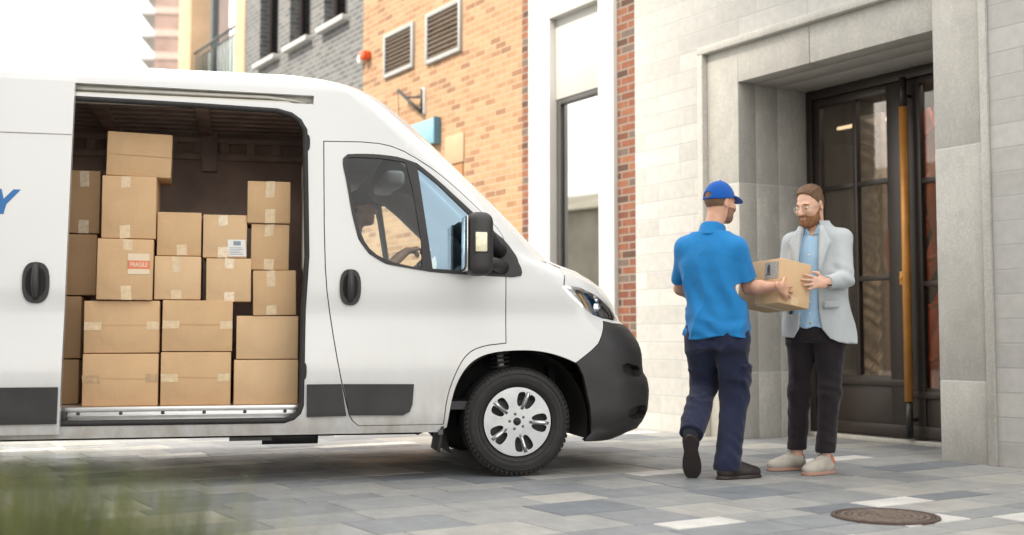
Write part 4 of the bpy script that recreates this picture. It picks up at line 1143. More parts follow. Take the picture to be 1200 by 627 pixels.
        me.polygons.foreach_set('use_smooth', np.ones(len(Fc), bool)); me.update(calc_edges=True); me.validate()
        return link(name, me, mat, parent)

def creases(seed, amp, scale=(1, 1, 1), lo=6, hi=16, n=5, p=4.):
    """thin raised folds where a smooth field changes sign"""
    w1, w2 = waves(seed, 1., scale, n, lo, hi), waves(seed+500, 1., (1, 1, 1), 4, 5, 10)
    def fn(X, Y, Z):
        v = w1(X, Y, Z)*2.2
        return -amp*np.clip(1-np.abs(v), 0, 1)**p*np.clip(.6+w2(X, Y, Z)*1.2, 0, 1.4)
    return fn
def strands(S, comb, n, L_, wd, lift=.3, seed=1, jit=.35):
    """tapered hairs lying over a meshed field; returns verts and faces"""
    P, Fc = S.mesh(); r_ = np.random.default_rng(seed); vs, fs = [], []
    a, b_, c_ = P[Fc[:,0]], P[Fc[:,1]], P[Fc[:,2]]; N_ = np.cross(b_-a, c_-a); ln = np.linalg.norm(N_, axis=1); ok = np.where(ln > 1e-12)[0]
    pr_ = ln[ok]/ln[ok].sum(); sel = r_.choice(ok, n, p=pr_)
    for i in sel:
        nn = N_[i]/ln[i]; p = P[Fc[i]].mean(0)-nn*.001
        t_ = comb(p)+r_.normal(0, jit, 3); t_ = t_-nn*np.dot(t_, nn); t_ = unit(t_); sdv = np.cross(nn, t_)
        l_ = L_*r_.uniform(.6, 1.3); o = len(vs)
        for k in range(4):
            f_ = k/3; q = p+t_*l_*f_+nn*l_*lift*math.sin(f_*2.2)*.55; w_ = wd*(1-f_*.85)
            vs += [tuple(q-sdv*w_), tuple(q+sdv*w_)]
        for k in range(3): fs.append((o+2*k, o+2*k+1, o+2*k+3, o+2*k+2))
    return vs, fs
def add_strands(obj, vs, fs):
    me = obj.data; bm = bmesh.new(); bm.from_mesh(me)
    vv = [bm.verts.new(v) for v in vs]
    for f in fs: bm.faces.new([vv[i] for i in f]).smooth = True
    bm.to_mesh(me); bm.free()
def A3(*v): return np.array(v, float)
def unit(v): v = np.asarray(v, float); return v/np.linalg.norm(v)
def cone(a, b, r1, r2=None, flat=None):
    """tapered capsule; flat = (axis, factor) squeezes it along an axis"""
    a, b = np.array(a, float), np.array(b, float); r2 = r1 if r2 is None else r2; ab = b-a; L2 = max(ab@ab, 1e-9)
    def fn(X, Y, Z):
        x, y, z = X-a[0], Y-a[1], Z-a[2]
        t_ = np.clip((x*ab[0]+y*ab[1]+z*ab[2])/L2, 0, 1)
        x, y, z = x-t_*ab[0], y-t_*ab[1], z-t_*ab[2]
        if flat is not None:
            n, f_ = flat; w = (x*n[0]+y*n[1]+z*n[2])*(1/f_-1); x, y, z = x+w*n[0], y+w*n[1], z+w*n[2]
        return np.sqrt(x*x+y*y+z*z)-(r1+(r2-r1)*t_)
    r = max(r1, r2); return fn, np.minimum(a, b)-r, np.maximum(a, b)+r
def ball(c, r): return cone(c, A3(*c)+1e-5, r)
def ell(c, r, B=None):
    """ellipsoid with radii r along the rows of B"""
    c = np.array(c, float); B = np.eye(3) if B is None else np.array(B, float)
    def fn(X, Y, Z):
        x, y, z = X-c[0], Y-c[1], Z-c[2]; k0 = 0; k1 = 0
        for i in range(3):
            q = (x*B[i][0]+y*B[i][1]+z*B[i][2])/r[i]; k0 = k0+q*q; k1 = k1+(q/r[i])**2
        k0 = np.sqrt(k0); return k0*(k0-1)/np.maximum(np.sqrt(k1), 1e-6)
    m = np.sqrt(sum((np.array(B[i])*r[i])**2 for i in range(3))); return fn, c-m, c+m
def loft(rings, right, n=2.3):
    """rings: (z, cx, cy, half width along right, half depth)"""
    rg = np.array(sorted(rings), float); zs = np.arange(rg[0,0], rg[-1,0]+.005, .005)
    v = [np.interp(zs, rg[:,0], rg[:,i]) for i in range(1, 5)]
    k = np.exp(-(np.arange(-10, 11)/5.)**2/2); k /= k.sum(); v = [np.convolve(np.pad(q, 10, mode='edge'), k, 'valid') for q in v]
    r_ = unit(right); f_ = A3(-r_[1], r_[0], 0)
    def fn(X, Y, Z):
        cx, cy, a, b = [np.interp(np.asarray(Z).ravel(), zs, q).reshape(np.shape(Z)) for q in v]
        x = (X-cx)*r_[0]+(Y-cy)*r_[1]; y = (X-cx)*f_[0]+(Y-cy)*f_[1]
        g_ = (np.abs(x/a)**n+np.abs(y/b)**n+1e-9)**(1/n); d = (g_-1)*np.minimum(a, b)
        return np.maximum(d, np.maximum(Z-zs[-1], zs[0]-Z))
    m = max(rg[:,3].max(), rg[:,4].max())
    return fn, A3(rg[:,1].min()-m, rg[:,2].min()-m, zs[0]), A3(rg[:,1].max()+m, rg[:,2].max()+m, zs[-1])
def waves(seed, amp, scale=(1, 1, 1), n=7, lo=12, hi=45):
    r_ = np.random.default_rng(seed); ws = []
    for _ in range(n):
        d = unit(r_.normal(size=3))*np.array(scale); f_ = r_.uniform(lo, hi); ws.append((d*f_, r_.uniform(0, 6.28), r_.uniform(.5, 1)))
    def fn(X, Y, Z):
        t_ = 0
        for d, p, a in ws: t_ = t_+a*np.sin(X*d[0]+Y*d[1]+Z*d[2]+p+.7*np.sin(Z*9+p))
        return amp*t_/n*1.6
    return fn

def skin(name, c):
    t = NT(name); v = t.coord()
    col = t.ramp(t.noise(v, 18, 4), [(.3, tuple(x*y for x, y in zip(c, (.90, .82, .78)))), (.7, tuple(min(1, x*1.06) for x in c))])
    t.set(col, .48, t.bump(t.noise(v, 260, 2), .08, .001))
    t.b.inputs['Subsurface Weight'].default_value = .12; t.b.inputs['Subsurface Radius'].default_value = (.012, .005, .003); t.b.inputs['Subsurface Scale'].default_value = 1
    return t.m
def cloth(name, c, weave=700, var=.1, rough=.9, wr=.25):
    wr = wr*1.7
    t = NT(name); v = t.coord()
    col = t.ramp(t.noise(v, 7, 6), [(.3, tuple(x*(1-var) for x in c)), (.7, tuple(min(1, x*(1+var)) for x in c))])
    b = t.bump(t.noise(v, weave, 2), .12, .001)
    b = t.bump(t.noise(t.coord((1, 1, .45), rot=(.2, .3, 0)), 19, 4, .6), wr, .014, b)
    t.set(col, rough, b); t.b.inputs['Sheen Weight'].default_value = .15; t.b.inputs['Specular IOR Level'].default_value = .2
    return t.m
M['skin_a'] = skin('skin_light', (.62, .36, .25)); M['skin_b'] = skin('skin_fair', (.66, .41, .30))
M['polo'] = cloth('blue_polo_cloth', (.016, .185, .46), var=.10)
M['navy'] = cloth('navy_trouser_cloth', (.016, .020, .047), var=.15, wr=.4)
M['cap_blue'] = cloth('blue_cap_cloth', (.008, .085, .36), var=.08, wr=.1)
M['boot'] = simple('dark_shoe_leather', (.022, .015, .014), .55, .2, 20, .2, 120)
M['hair'] = simple('brown_hair', (.16, .088, .045), .6, .3, 60, .9, 160, bdist=.006)
M['hair_short'] = simple('cropped_hair', (.17, .095, .055), .7, .3, 80, .5, 260, bdist=.003)
M['beard'] = simple('ginger_beard', (.30, .135, .06), .7, .3, 90, .9, 240, bdist=.004)
M['stubble'] = simple('stubble', (.27, .15, .10), .8, .3, 90, .6, 240, bdist=.003)
M['eye_white'] = simple('eye_white', (.7, .68, .65), .2, .02); M['iris'] = simple('iris', (.06, .045, .03), .2, .1)
M['lip'] = simple('lip', (.46, .20, .16), .5, .08)
M['frame_clear'] = simple('clear_frame', (.62, .52, .40), .25, .1)
M['glass_spec'] = glass('spectacle_glass', (.96, .96, .95), .45, .0)
M['blazer'] = cloth('pale_blue_grey_blazer', (.44, .475, .495), 500, .06, wr=.18)
M['blazer_lining'] = cloth('dark_lining', (.02, .018, .022), var=.1)
M['shirt'] = cloth('light_blue_shirt', (.36, .55, .74), var=.05, wr=.3)
M['jeans'] = cloth('black_jeans', (.017, .013, .016), var=.2, wr=.4)
M['sneaker'] = simple('beige_sneaker', (.40, .37, .32), .7, .12, 15, .2, 120)
M['sneaker_sole'] = simple('brick_sole', (.36, .21, .16), .7, .1, 20)
M['sneaker_heel'] = simple('orange_heel', (.60, .19, .08), .6, .1)
M['lace'] = simple('lace', (.45, .42, .38), .8, .1); M['lace_dark'] = simple('dark_lace', (.03, .025, .025), .8)
M['button'] = simple('brass_button', (.6, .38, .14), .3, .1, metallic=.8); M['button_dark'] = simple('dark_button', (.02, .02, .02), .4)
M['belt'] = simple('leather_belt', (.03, .02, .018), .5, .1)

def head_prims(c, f, l, u, w=1.):
    c = A3(*c); P = lambda a, b, d: c+f*a*w+l*b*w+u*d*w
    B = (f, l, u)
    pr = [(ell(P(-.012,0,.028), (.098*w,.076*w,.100*w), B), .01), (ell(P(.028,0,-.035), (.072*w,.062*w,.088*w), B), .03),
          (ell(P(.072,0,-.098), (.026*w,.028*w,.022*w), B), .03), (ell(P(.020,0,-.078), (.060*w,.056*w,.040*w), B), .03),
          (cone(P(.092,0,.014), P(.118,0,-.028), .0095*w, .0145*w), .012), (ell(P(.106,.011,-.032), (.012*w,.009*w,.008*w), B), .008), (ell(P(.106,-.011,-.032), (.012*w,.009*w,.008*w), B), .008),
          (ell(P(.080,0,.026), (.016*w,.052*w,.012*w), B), .015),
          (ell(P(.070,.038,-.022), (.026*w,.026*w,.024*w), B), .02), (ell(P(.070,-.038,-.022), (.026*w,.026*w,.024*w), B), .02),
          (ell(P(.092,0,-.058), (.014*w,.026*w,.0065*w), B), .008), (ell(P(.090,0,-.070), (.013*w,.022*w,.0065*w), B), .008)]
    for sg in (1, -1):
        pr.append((ell(P(-.012, .078*sg, -.006), (.020*w,.010*w,.033*w), (unit(f+l*sg*.35), unit(l*sg-f*.35), u)), .008))
    sb = [(ell(P(.100,.033*sg,.004), (.018*w,.017*w,.011*w), B), .012) for sg in (1, -1)] + [(ell(P(-.006,.090*sg,-.006), (.011*w,.008*w,.016*w), B), .006) for sg in (1, -1)]
    return pr, sb, P
def add_head(S, c, f, l, u, neck, w=1., neck_r=.058):
    pr, sb, P = head_prims(c, f, l, u, w)
    for p, k in pr: S.add(p, k)
    for p, k in sb: S.sub(p, k)
    S.add(cone(P(-.025,0,-.05), neck, .056*w, neck_r), .025)
    return P
def head_field(c, f, l, u, w=1., h=.004, pad=.05):
    pr, sb, P = head_prims(c, f, l, u, w); c = A3(*c)
    S = SDF(c-.15*w-pad, c+.15*w+pad, h)
    for p, k in pr[:5]: S.add(p, k)
    for p, k in pr[8:10]: S.add(p, k)
    return S
def head_coords(S, c, f, l, u, w=1.):
    X, Y, Z = S.ax[0][:,None,None]-c[0], S.ax[1][None,:,None]-c[1], S.ax[2][None,None,:]-c[2]
    return [(X*v[0]+Y*v[1]+Z*v[2])/w for v in (f, l, u)]
def eyes(P, body, f, l, u, w=1., down=.0):
    for sg in (1, -1):
        m = MB(); ctr = P(.0765, .033*sg, .002)
        e_ = MB(); e_.lathe([(.0001,-.0125),(.006,-.011),(.0105,-.0066),(.0125,0),(.0105,.0066),(.006,.011),(.0001,.0125)], axis=2, seg=16)
        o = e_.build('eye', M['eye_white'], body); o.location = ctr
        d = unit(f-u*down); n = MB()
        a = Vector(d); q = a.to_track_quat('Z', 'Y').to_matrix().to_4x4()
        n.lathe([(.0001,.0132),(.003,.0130),(.0058,.0122)], axis=2, seg=14)
        n.v = [tuple(q @ Vector(v)) for v in n.v]; n.build('iris', M['iris'], o)
def brows(P, body, mat):
    for sg in (1, -1):
        m = MB(); m.tube([P(.094,.014*sg,.026), P(.093,.034*sg,.031), P(.080,.054*sg,.024)], [.0035,.0045,.002], 6); m.build('eyebrow', mat, body)

def hand(S, W, d, n, s, spread=.10, curl=(.25,.5,.35), w=1., thumb=None, fl=(1,1,1,1), k=.006):
    """W wrist, d along the palm, n the way the palm faces, s towards the thumb"""
    W = A3(*W); d = unit(d); n = unit(n-d*(np.dot(n, d))); s_ = np.cross(n, d); s_ = s_ if np.dot(s_, s) > 0 else -s_
    S.add(cone(W-d*.03*w, W+d*.02*w, .0235*w, .025*w, (n, .72)), .012)
    for o in (.026, .009, -.009, -.026):
        S.add(cone(W+d*.012*w+s_*o*.75*w, W+d*.083*w+s_*o*w, .0175*w, .0125*w, (n, .80)), .010)
    tips = []
    for i, (o, L_, r_) in enumerate(((.030,.072,.0088),(.010,.080,.0090),(-.010,.074,.0086),(-.029,.058,.0076))):
        p = W+d*(.083-.006*abs(i-1))*w+s_*o*w; L_ = L_*fl[i]
        dd = unit(d+s_*(o/.03)*spread); a = 0
        for sg, (frac, c_) in enumerate(zip((.46,.30,.24), curl)):
            a += c_; q = p+(dd*math.cos(a)+n*math.sin(a))*L_*frac*w
            S.add(cone(p, q, r_*(1-.06*sg)*w, r_*(.94-.08*sg)*w), k); p = q
        tips.append(p)
    tb = W+d*.022*w+s_*.026*w
    t1, t2 = thumb or (unit(d*.75+s_*.65+n*.25), unit(d*.95+s_*.15+n*.35))
    m1 = tb+t1*.046*w; m2 = m1+t2*.034*w
    S.add(cone(tb, m1, .0130*w, .0105*w), .008); S.add(cone(m1, m2, .0108*w, .0085*w), k)
    return tips

def shoe(name, heel, toe, ankle, up, upper, solem, parent, cuff=.05, w=1., lace='lace', heelm=None, high=0.):
    """heel and toe lie on the bottom of the sole, up points away from it"""
    heel, toe, ankle, up = A3(*heel), A3(*toe), A3(*ankle), unit(up)
    d = unit(toe-heel); up = unit(up-d*np.dot(up, d)); sd = np.cross(up, d); L_ = np.linalg.norm(toe-heel)
    B = (d, sd, up); lo = np.minimum(np.minimum(heel, toe), ankle)-.12; hi = np.maximum(np.maximum(heel, toe), ankle)+.12
    def P(a, b, c): return heel+d*a*L_+sd*b+up*c
    S = SDF(lo, hi, .0045)
    S.add(ell(P(.16,0,.045), (.052,.036*w,.045), B), .02); S.add(ell(P(.70,0,.038), (.085,.047*w,.036), B), .03); S.add(cone(P(.2,0,.05), P(.70,0,.042), .035*w, .038*w), .03)
    S.add(ell(P(.86,-.002,.034), (.042,.036*w,.030), B), .03)
    S.add(cone(P(.20,0,.055), ankle+unit(ankle-P(.2,0,.055))*(high+.01), .037*w, .042*w), .03); S.add(cone(P(.62,0,.055), P(.30,0,.10), .030, .034), .03)
    Dd = lambda X, Y, Z: .012-((X-heel[0])*up[0]+(Y-heel[1])*up[1]+(Z-heel[2])*up[2])
    S.cut(Dd); S.disp(waves(5, .0015, n=5, lo=40, hi=90))
    o = S.build('shoe', upper, parent); S0 = S
    S = SDF(lo, hi, .0045)
    S.add(ell(P(.16,0,.0), (.056,.040*w,.06), B), .02); S.add(ell(P(.70,0,.0), (.090,.051*w,.06), B), .03); S.add(cone(P(.2,0,.0), P(.70,0,.0), .037*w, .042*w), .03); S.add(ell(P(.86,-.002,.0), (.047,.041*w,.05), B), .03)
    def slab(X, Y, Z):
        h_ = (X-heel[0])*up[0]+(Y-heel[1])*up[1]+(Z-heel[2])*up[2]; return np.maximum(h_-.024, .001-h_)
    S.cut(slab); S.build('sole', solem, o)
    m = MB()
    def topz(a, b):
        for z in np.arange(.16, .02, -.002):
            p = P(a, b, z); ii = np.round((p-S0.lo)/S0.h).astype(int)
            if (ii >= 0).all() and (ii < S0.n).all() and S0.D[tuple(ii)] < 0: return z
        return .05
    for k in range(5):
        a = .66-.075*k
        m.tube([P(a+.01*s_, b_, topz(a+.01*s_, b_)+.0015) for b_, s_ in ((-.024,-1),(-.012,0),(0,1),(.012,0),(.024,-1))], .0032, 6)
    q = P(.36,0,topz(.36,0)+.002)
    m.tube([q, q+sd*.03+up*.018-d*.0, q+sd*.04-up*.01], .0026, 6); m.tube([q, q-sd*.03+up*.018, q-sd*.045-up*.012], .0026, 6)
    m.tube([q, q+sd*.022-up*.025+d*.02], .0026, 6); m.build('lace', M[lace], o)
    if heelm is not None:
        S = SDF(lo, hi, .0045)
        S.add(ell(P(.16,0,.045), (.055,.0395*w,.048), B), .02); S.add(cone(P(.20,0,.055), P(.16,0,.085), .040*w, .042*w), .02)
        S.cut(Dd); S.cut(lambda X, Y, Z: ((X-heel[0])*d[0]+(Y-heel[1])*d[1]+(Z-heel[2])*d[2])-.16*L_); S.build('heel_patch', heelm, o)
    return o

# ------------------------------------------------------------------ the parcel being handed over
def scl(p, s=1.04): return A3(0,0,.86)+(A3(*p)-A3(0,0,.86))*s
PB = scl((1.573,6.888,1.071)); PX = unit(A3(1.778,7.007,1.034)-A3(1.573,6.888,1.071)); PY = unit(A3(1.387,7.202,1.054)-A3(1.573,6.888,1.071)); PZ = np.cross(PX, PY); PY = np.cross(PZ, PX)
pw, pd, ph = .25, .381, .281
m = MB(); m.box((0,0,0),(pw,pd,ph)); par = m.build('parcel', M['card_c'], None, .004, 2)
PM = Matrix((( PX[0],PY[0],PZ[0],PB[0]),(PX[1],PY[1],PZ[1],PB[1]),(PX[2],PY[2],PZ[2],PB[2]),(0,0,0,1))); par.matrix_world = PM
tag(par, 'cardboard parcel with a grey shipping label, held between the courier and the bearded customer', 'parcel')
m = MB(); m.box((-.0016,.025,ph-.125),(-.0006,.145,ph-.018)); m.build('shipping_label', M['grey_paper'], par)
m = MB()
m.box((-.0026,.098,ph-.088),(-.0018,.122,ph-.048)); m.box((-.0026,.090,ph-.100),(-.0018,.130,ph-.092)); m.prism([(.110,ph-.030),(.124,ph-.046),(.096,ph-.046)], -.0026, -.0018, 0); m.build('arrow_mark', M['dark_ink'], par)
m = MB(); m.box((-.0012,pd*.5-.025,.0005),(-.0004,pd*.5+.025,.06)); m.box((.0,pd*.5-.025,-.0010),(pw,pd*.5+.025,-.0004)); m.box((pw*.5-.03,-.0014,.004),(pw*.5+.03,-.0006,.055)); m.build('tape', M['tape'], par)
def pbx(a, b, c): return PB+PX*a+PY*b+PZ*c
nR = -PY           # outward normal of the parcel's right face (the one towards the camera's right)

# ------------------------------------------------------------------ the courier
Z3 = A3(0,0,1)
cr = empty('person', (1.28, 7.34, 0)); tag(cr, 'man seen from behind in blue polo shirt and cap, handing over a parcel', 'person')
base = np.array(cr.location)
def unparent_fix(o, root):
    o.parent = root; o.matrix_parent_inverse = Matrix.Translation(-Vector(root.location))
right = unit(A3(.883,-.468,0)); fwd = A3(-right[1], right[0], 0)
hf = unit(A3(.84,.54,-.10)); hl_ = unit(np.cross(Z3, hf)); hu = np.cross(hf, hl_)
HC = A3(1.325,7.41,1.722)
shR, elR, wrR = A3(1.402,7.292,1.425), A3(1.487,7.32,1.178), pbx(-.055,-.055,.085)
shL, elL, wrL = A3(1.112,7.445,1.44), A3(1.10,7.62,1.185), A3(1.33,7.66,1.08)
hipR, knR, anR = A3(1.372,7.325,.90), A3(1.40,7.365,.49), A3(1.325,7.235,.09)
hipL, knL, anL = A3(1.205,7.400,.90), A3(1.235,7.545,.565), A3(1.095,7.215,.275)
S = SDF((.92,6.95,.0), (1.90,7.85,1.90), .005)
P = add_head(S, HC, hf, hl_, hu, A3(1.268,7.375,1.50), .99)
S.add(loft([(.88,1.275,7.365,.15,.10),(1.05,1.275,7.37,.135,.09),(1.25,1.262,7.375,.150,.10),(1.42,1.255,7.375,.15,.085),(1.52,1.26,7.375,.07,.06)], right), .03)
for a, b, c in ((shR, elR, wrR), (shL, elL, wrL)):
    S.add(cone(a, b, .050, .042), .03); S.add(cone(b, b+(c-b)*.35, .043, .043), .02); S.add(cone(b+(c-b)*.3, c, .042, .0245), .02)
for a, b, c in ((hipR, knR, anR), (hipL, knL, anL)): S.add(cone(a, b, .075, .052), .03); S.add(cone(b, c, .052, .036), .02)
S.add(cone(anR, A3(1.40,7.27,.045), .026, .018), .01); S.add(cone(anL, anL+A3(.006,.012,-.04), .026, .02), .01)
dR = unit(pbx(.085,-.022,.06)-wrR)
hand(S, wrR, dR, PY*1., Z3*.9+PX*.2, spread=.35, curl=(.05,.12,.1), w=.98, thumb=(unit(dR*.55+Z3*.8+PY*.1), unit(dR*.9+Z3*.45+PY*.2)))
hand(S, wrL, unit(pbx(.05,.40,.02)-wrL), unit(-PY*.8+Z3*.5), PX, spread=.1, curl=(.2,.3,.3), w=.98)
body = S.build('body', M['skin_a']); unparent_fix(body, cr)
def child(o, root=None): unparent_fix(o, root or cr); return o
def sub_fix(o, par_, root):   # child of a part: same world placement
    o.parent = par_; o.matrix_parent_inverse = Matrix.Identity(4)

# polo shirt
S = SDF((.92,6.95,.82), (1.62,7.85,1.60), .005)
S.add(loft([(.845,1.302,7.365,.202,.148),(.93,1.297,7.368,.199,.143),(1.08,1.288,7.372,.190,.130),(1.22,1.275,7.378,.196,.135),(1.34,1.260,7.378,.205,.130),(1.43,1.258,7.375,.175,.108),(1.50,1.262,7.375,.105,.082),(1.56,1.268,7.378,.064,.062)], right, 2.4), .02)
S.add(cone(A3(1.225,7.395,1.505), shL, .050, .064), .06); S.add(cone(A3(1.305,7.350,1.505), shR, .050, .064), .06)
eR = shR+(elR-shR)*.82; eL = shL+(elL-shL)*.82
S.add(cone(shR, eR, .066, .067), .04); S.add(cone(shL, eL, .066, .066), .04)
for e_, s_ in ((eR, shR), (eL, shL)):
    ad = unit(e_-s_); S.cut(lambda X, Y, Z, e_=e_, ad=ad: np.where(((X-e_[0])**2+(Y-e_[1])**2+(Z-e_[2])**2) < .02, (X-e_[0])*ad[0]+(Y-e_[1])*ad[1]+(Z-e_[2])*ad[2]-.0, -1))
S.disp(waves(11, .010, (.9,.9,.35), 9, 14, 42))
def drape(X, Y, Z):   # long soft folds running from the shoulder blades to the waist
    x = (X-1.28)*right[0]+(Y-7.37)*right[1]
    g_ = np.clip((1.38-Z)/.25, 0, 1)
    return -.007*g_*np.sin(x*48+7*Z+1.5*np.sin(Z*11))-.005*np.clip((1.05-Z)/.15,0,1)*np.sin(Z*60+x*14+2*np.sin(x*18))
S.disp(drape); S.disp(creases(71, .009, (1,1,.28), 10, 22)); S.disp(creases(72, .006, (.6,.6,1.), 14, 26))
hx = lambda X, Y: .012*np.sin(((X-1.28)*right[0]+(Y-7.37)*right[1])*16)
S.cut(lambda X, Y, Z: .862+hx(X, Y)-Z)
S.sub(cone(A3(1.268,7.376,1.50), A3(1.275,7.380,1.66), .058, .062), .004)
S.cut(lambda X, Y, Z: Z-1.535+0*X+0*Y)
shirt = child(S.build('polo_shirt', M['polo']))
S = SDF((1.10,7.20,1.40), (1.45,7.56,1.64), .004)
ca, cb_ = A3(1.264,7.374,1.500), A3(1.280,7.386,1.605)
S.add(cone(ca, cb_, .092, .074), .01); S.sub(cone(ca-.0, cb_+A3(0,0,.05), .066, .060), .004)
S.cut(lambda X, Y, Z: Z-1.572+.05*((X-1.27)*fwd[0]+(Y-7.38)*fwd[1])/.07*.5); S.cut(lambda X, Y, Z: 1.512-Z)
S.cut(lambda X, Y, Z: np.where(((X-1.27)*fwd[0]+(Y-7.38)*fwd[1]) > .03, .02-np.abs((X-1.27)*right[0]+(Y-7.38)*right[1]), -1))
o = S.build('collar', M['polo']); sub_fix(o, shirt, cr)
# trousers with cargo pocket
S = SDF((.95,6.98,.05), (1.62,7.80,1.02), .005)
S.add(loft([(.80,1.300,7.362,.168,.122),(.92,1.297,7.365,.165,.118),(.98,1.290,7.367,.155,.110)], right), .04)
S.add(cone(hipR-A3(0,0,.03), knR, .108, .083), .05); S.add(cone(knR, anR+A3(.0,.0,.0), .083, .078), .04)
S.add(cone(hipL-A3(0,0,.03), knL, .108, .083), .05); S.add(cone(knL, anL, .085, .074), .04)
S.add(cone(anR, anR-A3(.012,.008,.055), .076, .074), .03)
S.add(ell(A3(1.462,7.315,.62), (.024,.070,.085), (right, fwd, Z3)), .010); S.add(ell(A3(1.462,7.305,.685), (.030,.072,.022), (right, fwd, Z3)), .006)
S.disp(waves(23, .010, (.9,.9,.5), 9, 14, 40)); S.disp(creases(25, .010, (.8,.8,.6), 12, 24)); S.disp(creases(26, .007, (.6,.6,1.2), 16, 30)); wv = waves(24, 1., (1,1,1), 6, 10, 26)
S.disp(lambda X, Y, Z: (.0022+.006*np.exp(-((Z-.17)/.09)**2)+.005*np.exp(-((Z-.50)/.10)**2))*wv(X, Y, Z*.6)*np.sin(Z*62+X*45+Y*38+4*wv(X, Y, Z)))
S.disp(lambda X, Y, Z: .0035*np.exp(-(((X-1.295)*right[0]+(Y-7.365)*right[1])/.004)**2)*np.clip((Z-.78)/.03,0,1))
S.cut(lambda X, Y, Z: np.where(X < 1.175, ((anL[0]-X)*(anL-knL)[0]+(anL[1]-Y)*(anL-knL)[1]+(anL[2]-Z)*(anL-knL)[2])/(-.46)-.0, .052-Z+.05*(Y-7.235)))
child(S.build('trousers', M['navy']))
# shoes: the right one flat on the paving, the left one rolling off its toe
child(shoe('shoe', (1.255,7.185,0), (1.535,7.335,0), anR, (0,0,1), M['boot'], M['boot'], None, lace='lace_dark', w=1.08))
child(shoe('shoe', (1.082,7.145,.262), (1.112,7.262,.004), anL+A3(.004,.012,-.045), unit(A3(.1,.92,.38)), M['boot'], M['boot'], None, lace='lace_dark', w=1.08))
for k_, n_, dn in ((anR, knR, A3(.01,.006,-.03)), (anL, knL, A3(.004,.022,-.05))):
    S = SDF(k_-.14, k_+.14, .005); S.add(cone(k_+(n_-k_)*.16, k_, .046, .0435), .01); S.add(cone(k_, k_+dn, .0435, .036), .01); child(S.build('sock', M['cap_dark_cloth'] if 'cap_dark_cloth' in M else M.setdefault('cap_dark_cloth', cloth('sock_cloth', (.018,.02,.03)))))
# cap, cropped hair, ears come with the head
HS = head_field(HC, hf, hl_, hu, .99); Fh, Lh, Uh = head_coords(HS, HC, hf, hl_, hu, .99)
base_D = HS.D.copy()
hlz = np.interp(Fh, [-.12,-.07,-.03,.0,.02,.05], [-.072,-.068,-.03,.0,.03,.03])
HS.D = np.maximum(base_D-.0045, np.maximum(hlz-Uh, Fh-.035)).astype(np.float32); ho_ = HS.build('hair', M['hair_short'], None); add_strands(ho_, *strands(HS, lambda p, u_=hu: -u_, 1800, .009, .0006, .5)); sub_fix(ho_, body, cr)
HS.D = np.maximum(base_D-.0035, np.maximum(np.maximum(Uh+.030, .012-Fh), -.125-Uh)).astype(np.float32)
HS.D = np.maximum(HS.D, -(np.sqrt(((Fh-.095)/.02)**2+(Lh/.026)**2+((Uh+.064)/.012)**2)-1)*.01).astype(np.float32)
ho_ = HS.build('beard', M['stubble'], None); add_strands(ho_, *strands(HS, lambda p, u_=hu: -u_, 900, .008, .0006, .5)); sub_fix(ho_, body, cr)
def rim(F): return np.interp(F, [-.13,-.05,.02,.08,.12], [.004,.012,.026,.040,.044])
dome = np.sqrt(((Fh+.010)/.113)**2+(Lh/.091)**2+((Uh-.012)/.130)**2)
D = (dome-1)*.095
D = np.maximum(D, rim(Fh)-Uh)
D = np.maximum(D, -(np.sqrt(((Fh+.125)/.06)**2+(Lh/.036)**2+((Uh-.030)/.020)**2)-1)*.02)
vis = np.maximum(np.abs(Uh-(.040-1.3*Lh**2-.18*(Fh-.09)))-.004, (np.sqrt(np.clip((Fh-.055)/.118,0,9)**2+(Lh/.084)**2)-1)*.08); vis = np.maximum(vis, .055-Fh)
HS2 = SDF(HC-.22, HC+.22, .004); Fh, Lh, Uh = head_coords(HS2, HC, hf, hl_, hu, .99)
dome = np.sqrt(((Fh+.010)/.113)**2+(Lh/.091)**2+((Uh-.012)/.130)**2)
D = np.maximum((dome-1)*.095, rim(Fh)-Uh)
D = np.maximum(D, -(np.sqrt(((Fh+.125)/.06)**2+(Lh/.036)**2+((Uh-.034)/.020)**2)-1)*.02)
seam = .0018*np.exp(-(Lh/.004)**2); D = D+seam
HS2.D = D.astype(np.float32); cap = child(HS2.build('cap', M['cap_blue']))
vis = np.maximum(np.abs(Uh-(.046-1.6*Lh**2-.25*(Fh-.09)))-.0048, (np.sqrt(np.clip((Fh-.055)/.122,0,9)**2+(Lh/.086)**2)-1)*.08); vis = np.maximum(vis, .058-Fh)
HS2.D = vis.astype(np.float32); sub_fix(HS2.build('visor', M['cap_blue'], None), cap, cr)
m = MB(); m.lathe([(.0001,.006),(.005,.005),(.0075,0)], axis=2, seg=12); o = m.build('button', M['cap_blue'], cap); o.location = tuple(HC+hu*.141-hf*.010)
eyes(P, body, hf, hl_, hu, .99); brows(P, body, M['hair_short'])

# ------------------------------------------------------------------ the customer
cs = empty('person', (1.96, 7.56, 0)); tag(cs, 'bearded man with glasses in a pale grey blazer and black jeans, taking the parcel', 'person')
right2 = unit(A3(-.855,.52,0)); fwd2 = A3(-right2[1], right2[0], 0); fwd2 = A3(-.52,-.855,0)
hf = unit(A3(-.76,-.60,-.30)); hl_ = unit(np.cross(Z3, hf)); hu = np.cross(hf, hl_)
HC = A3(1.945,7.585,1.722)
shL, elL, wrL = A3(2.128,7.515,1.500), A3(2.118,7.43,1.235), pbx(.315,-.062,.175)
shR, elR, wrR = A3(1.850,7.69,1.490), A3(1.80,7.74,1.20), A3(1.80,7.54,1.11)
hipR, knR, anR = A3(1.90,7.66,.93), A3(1.885,7.69,.52), A3(1.862,7.70,.10)
hipL, knL, anL = A3(2.055,7.565,.93), A3(2.035,7.53,.51), A3(1.992,7.50,.10)
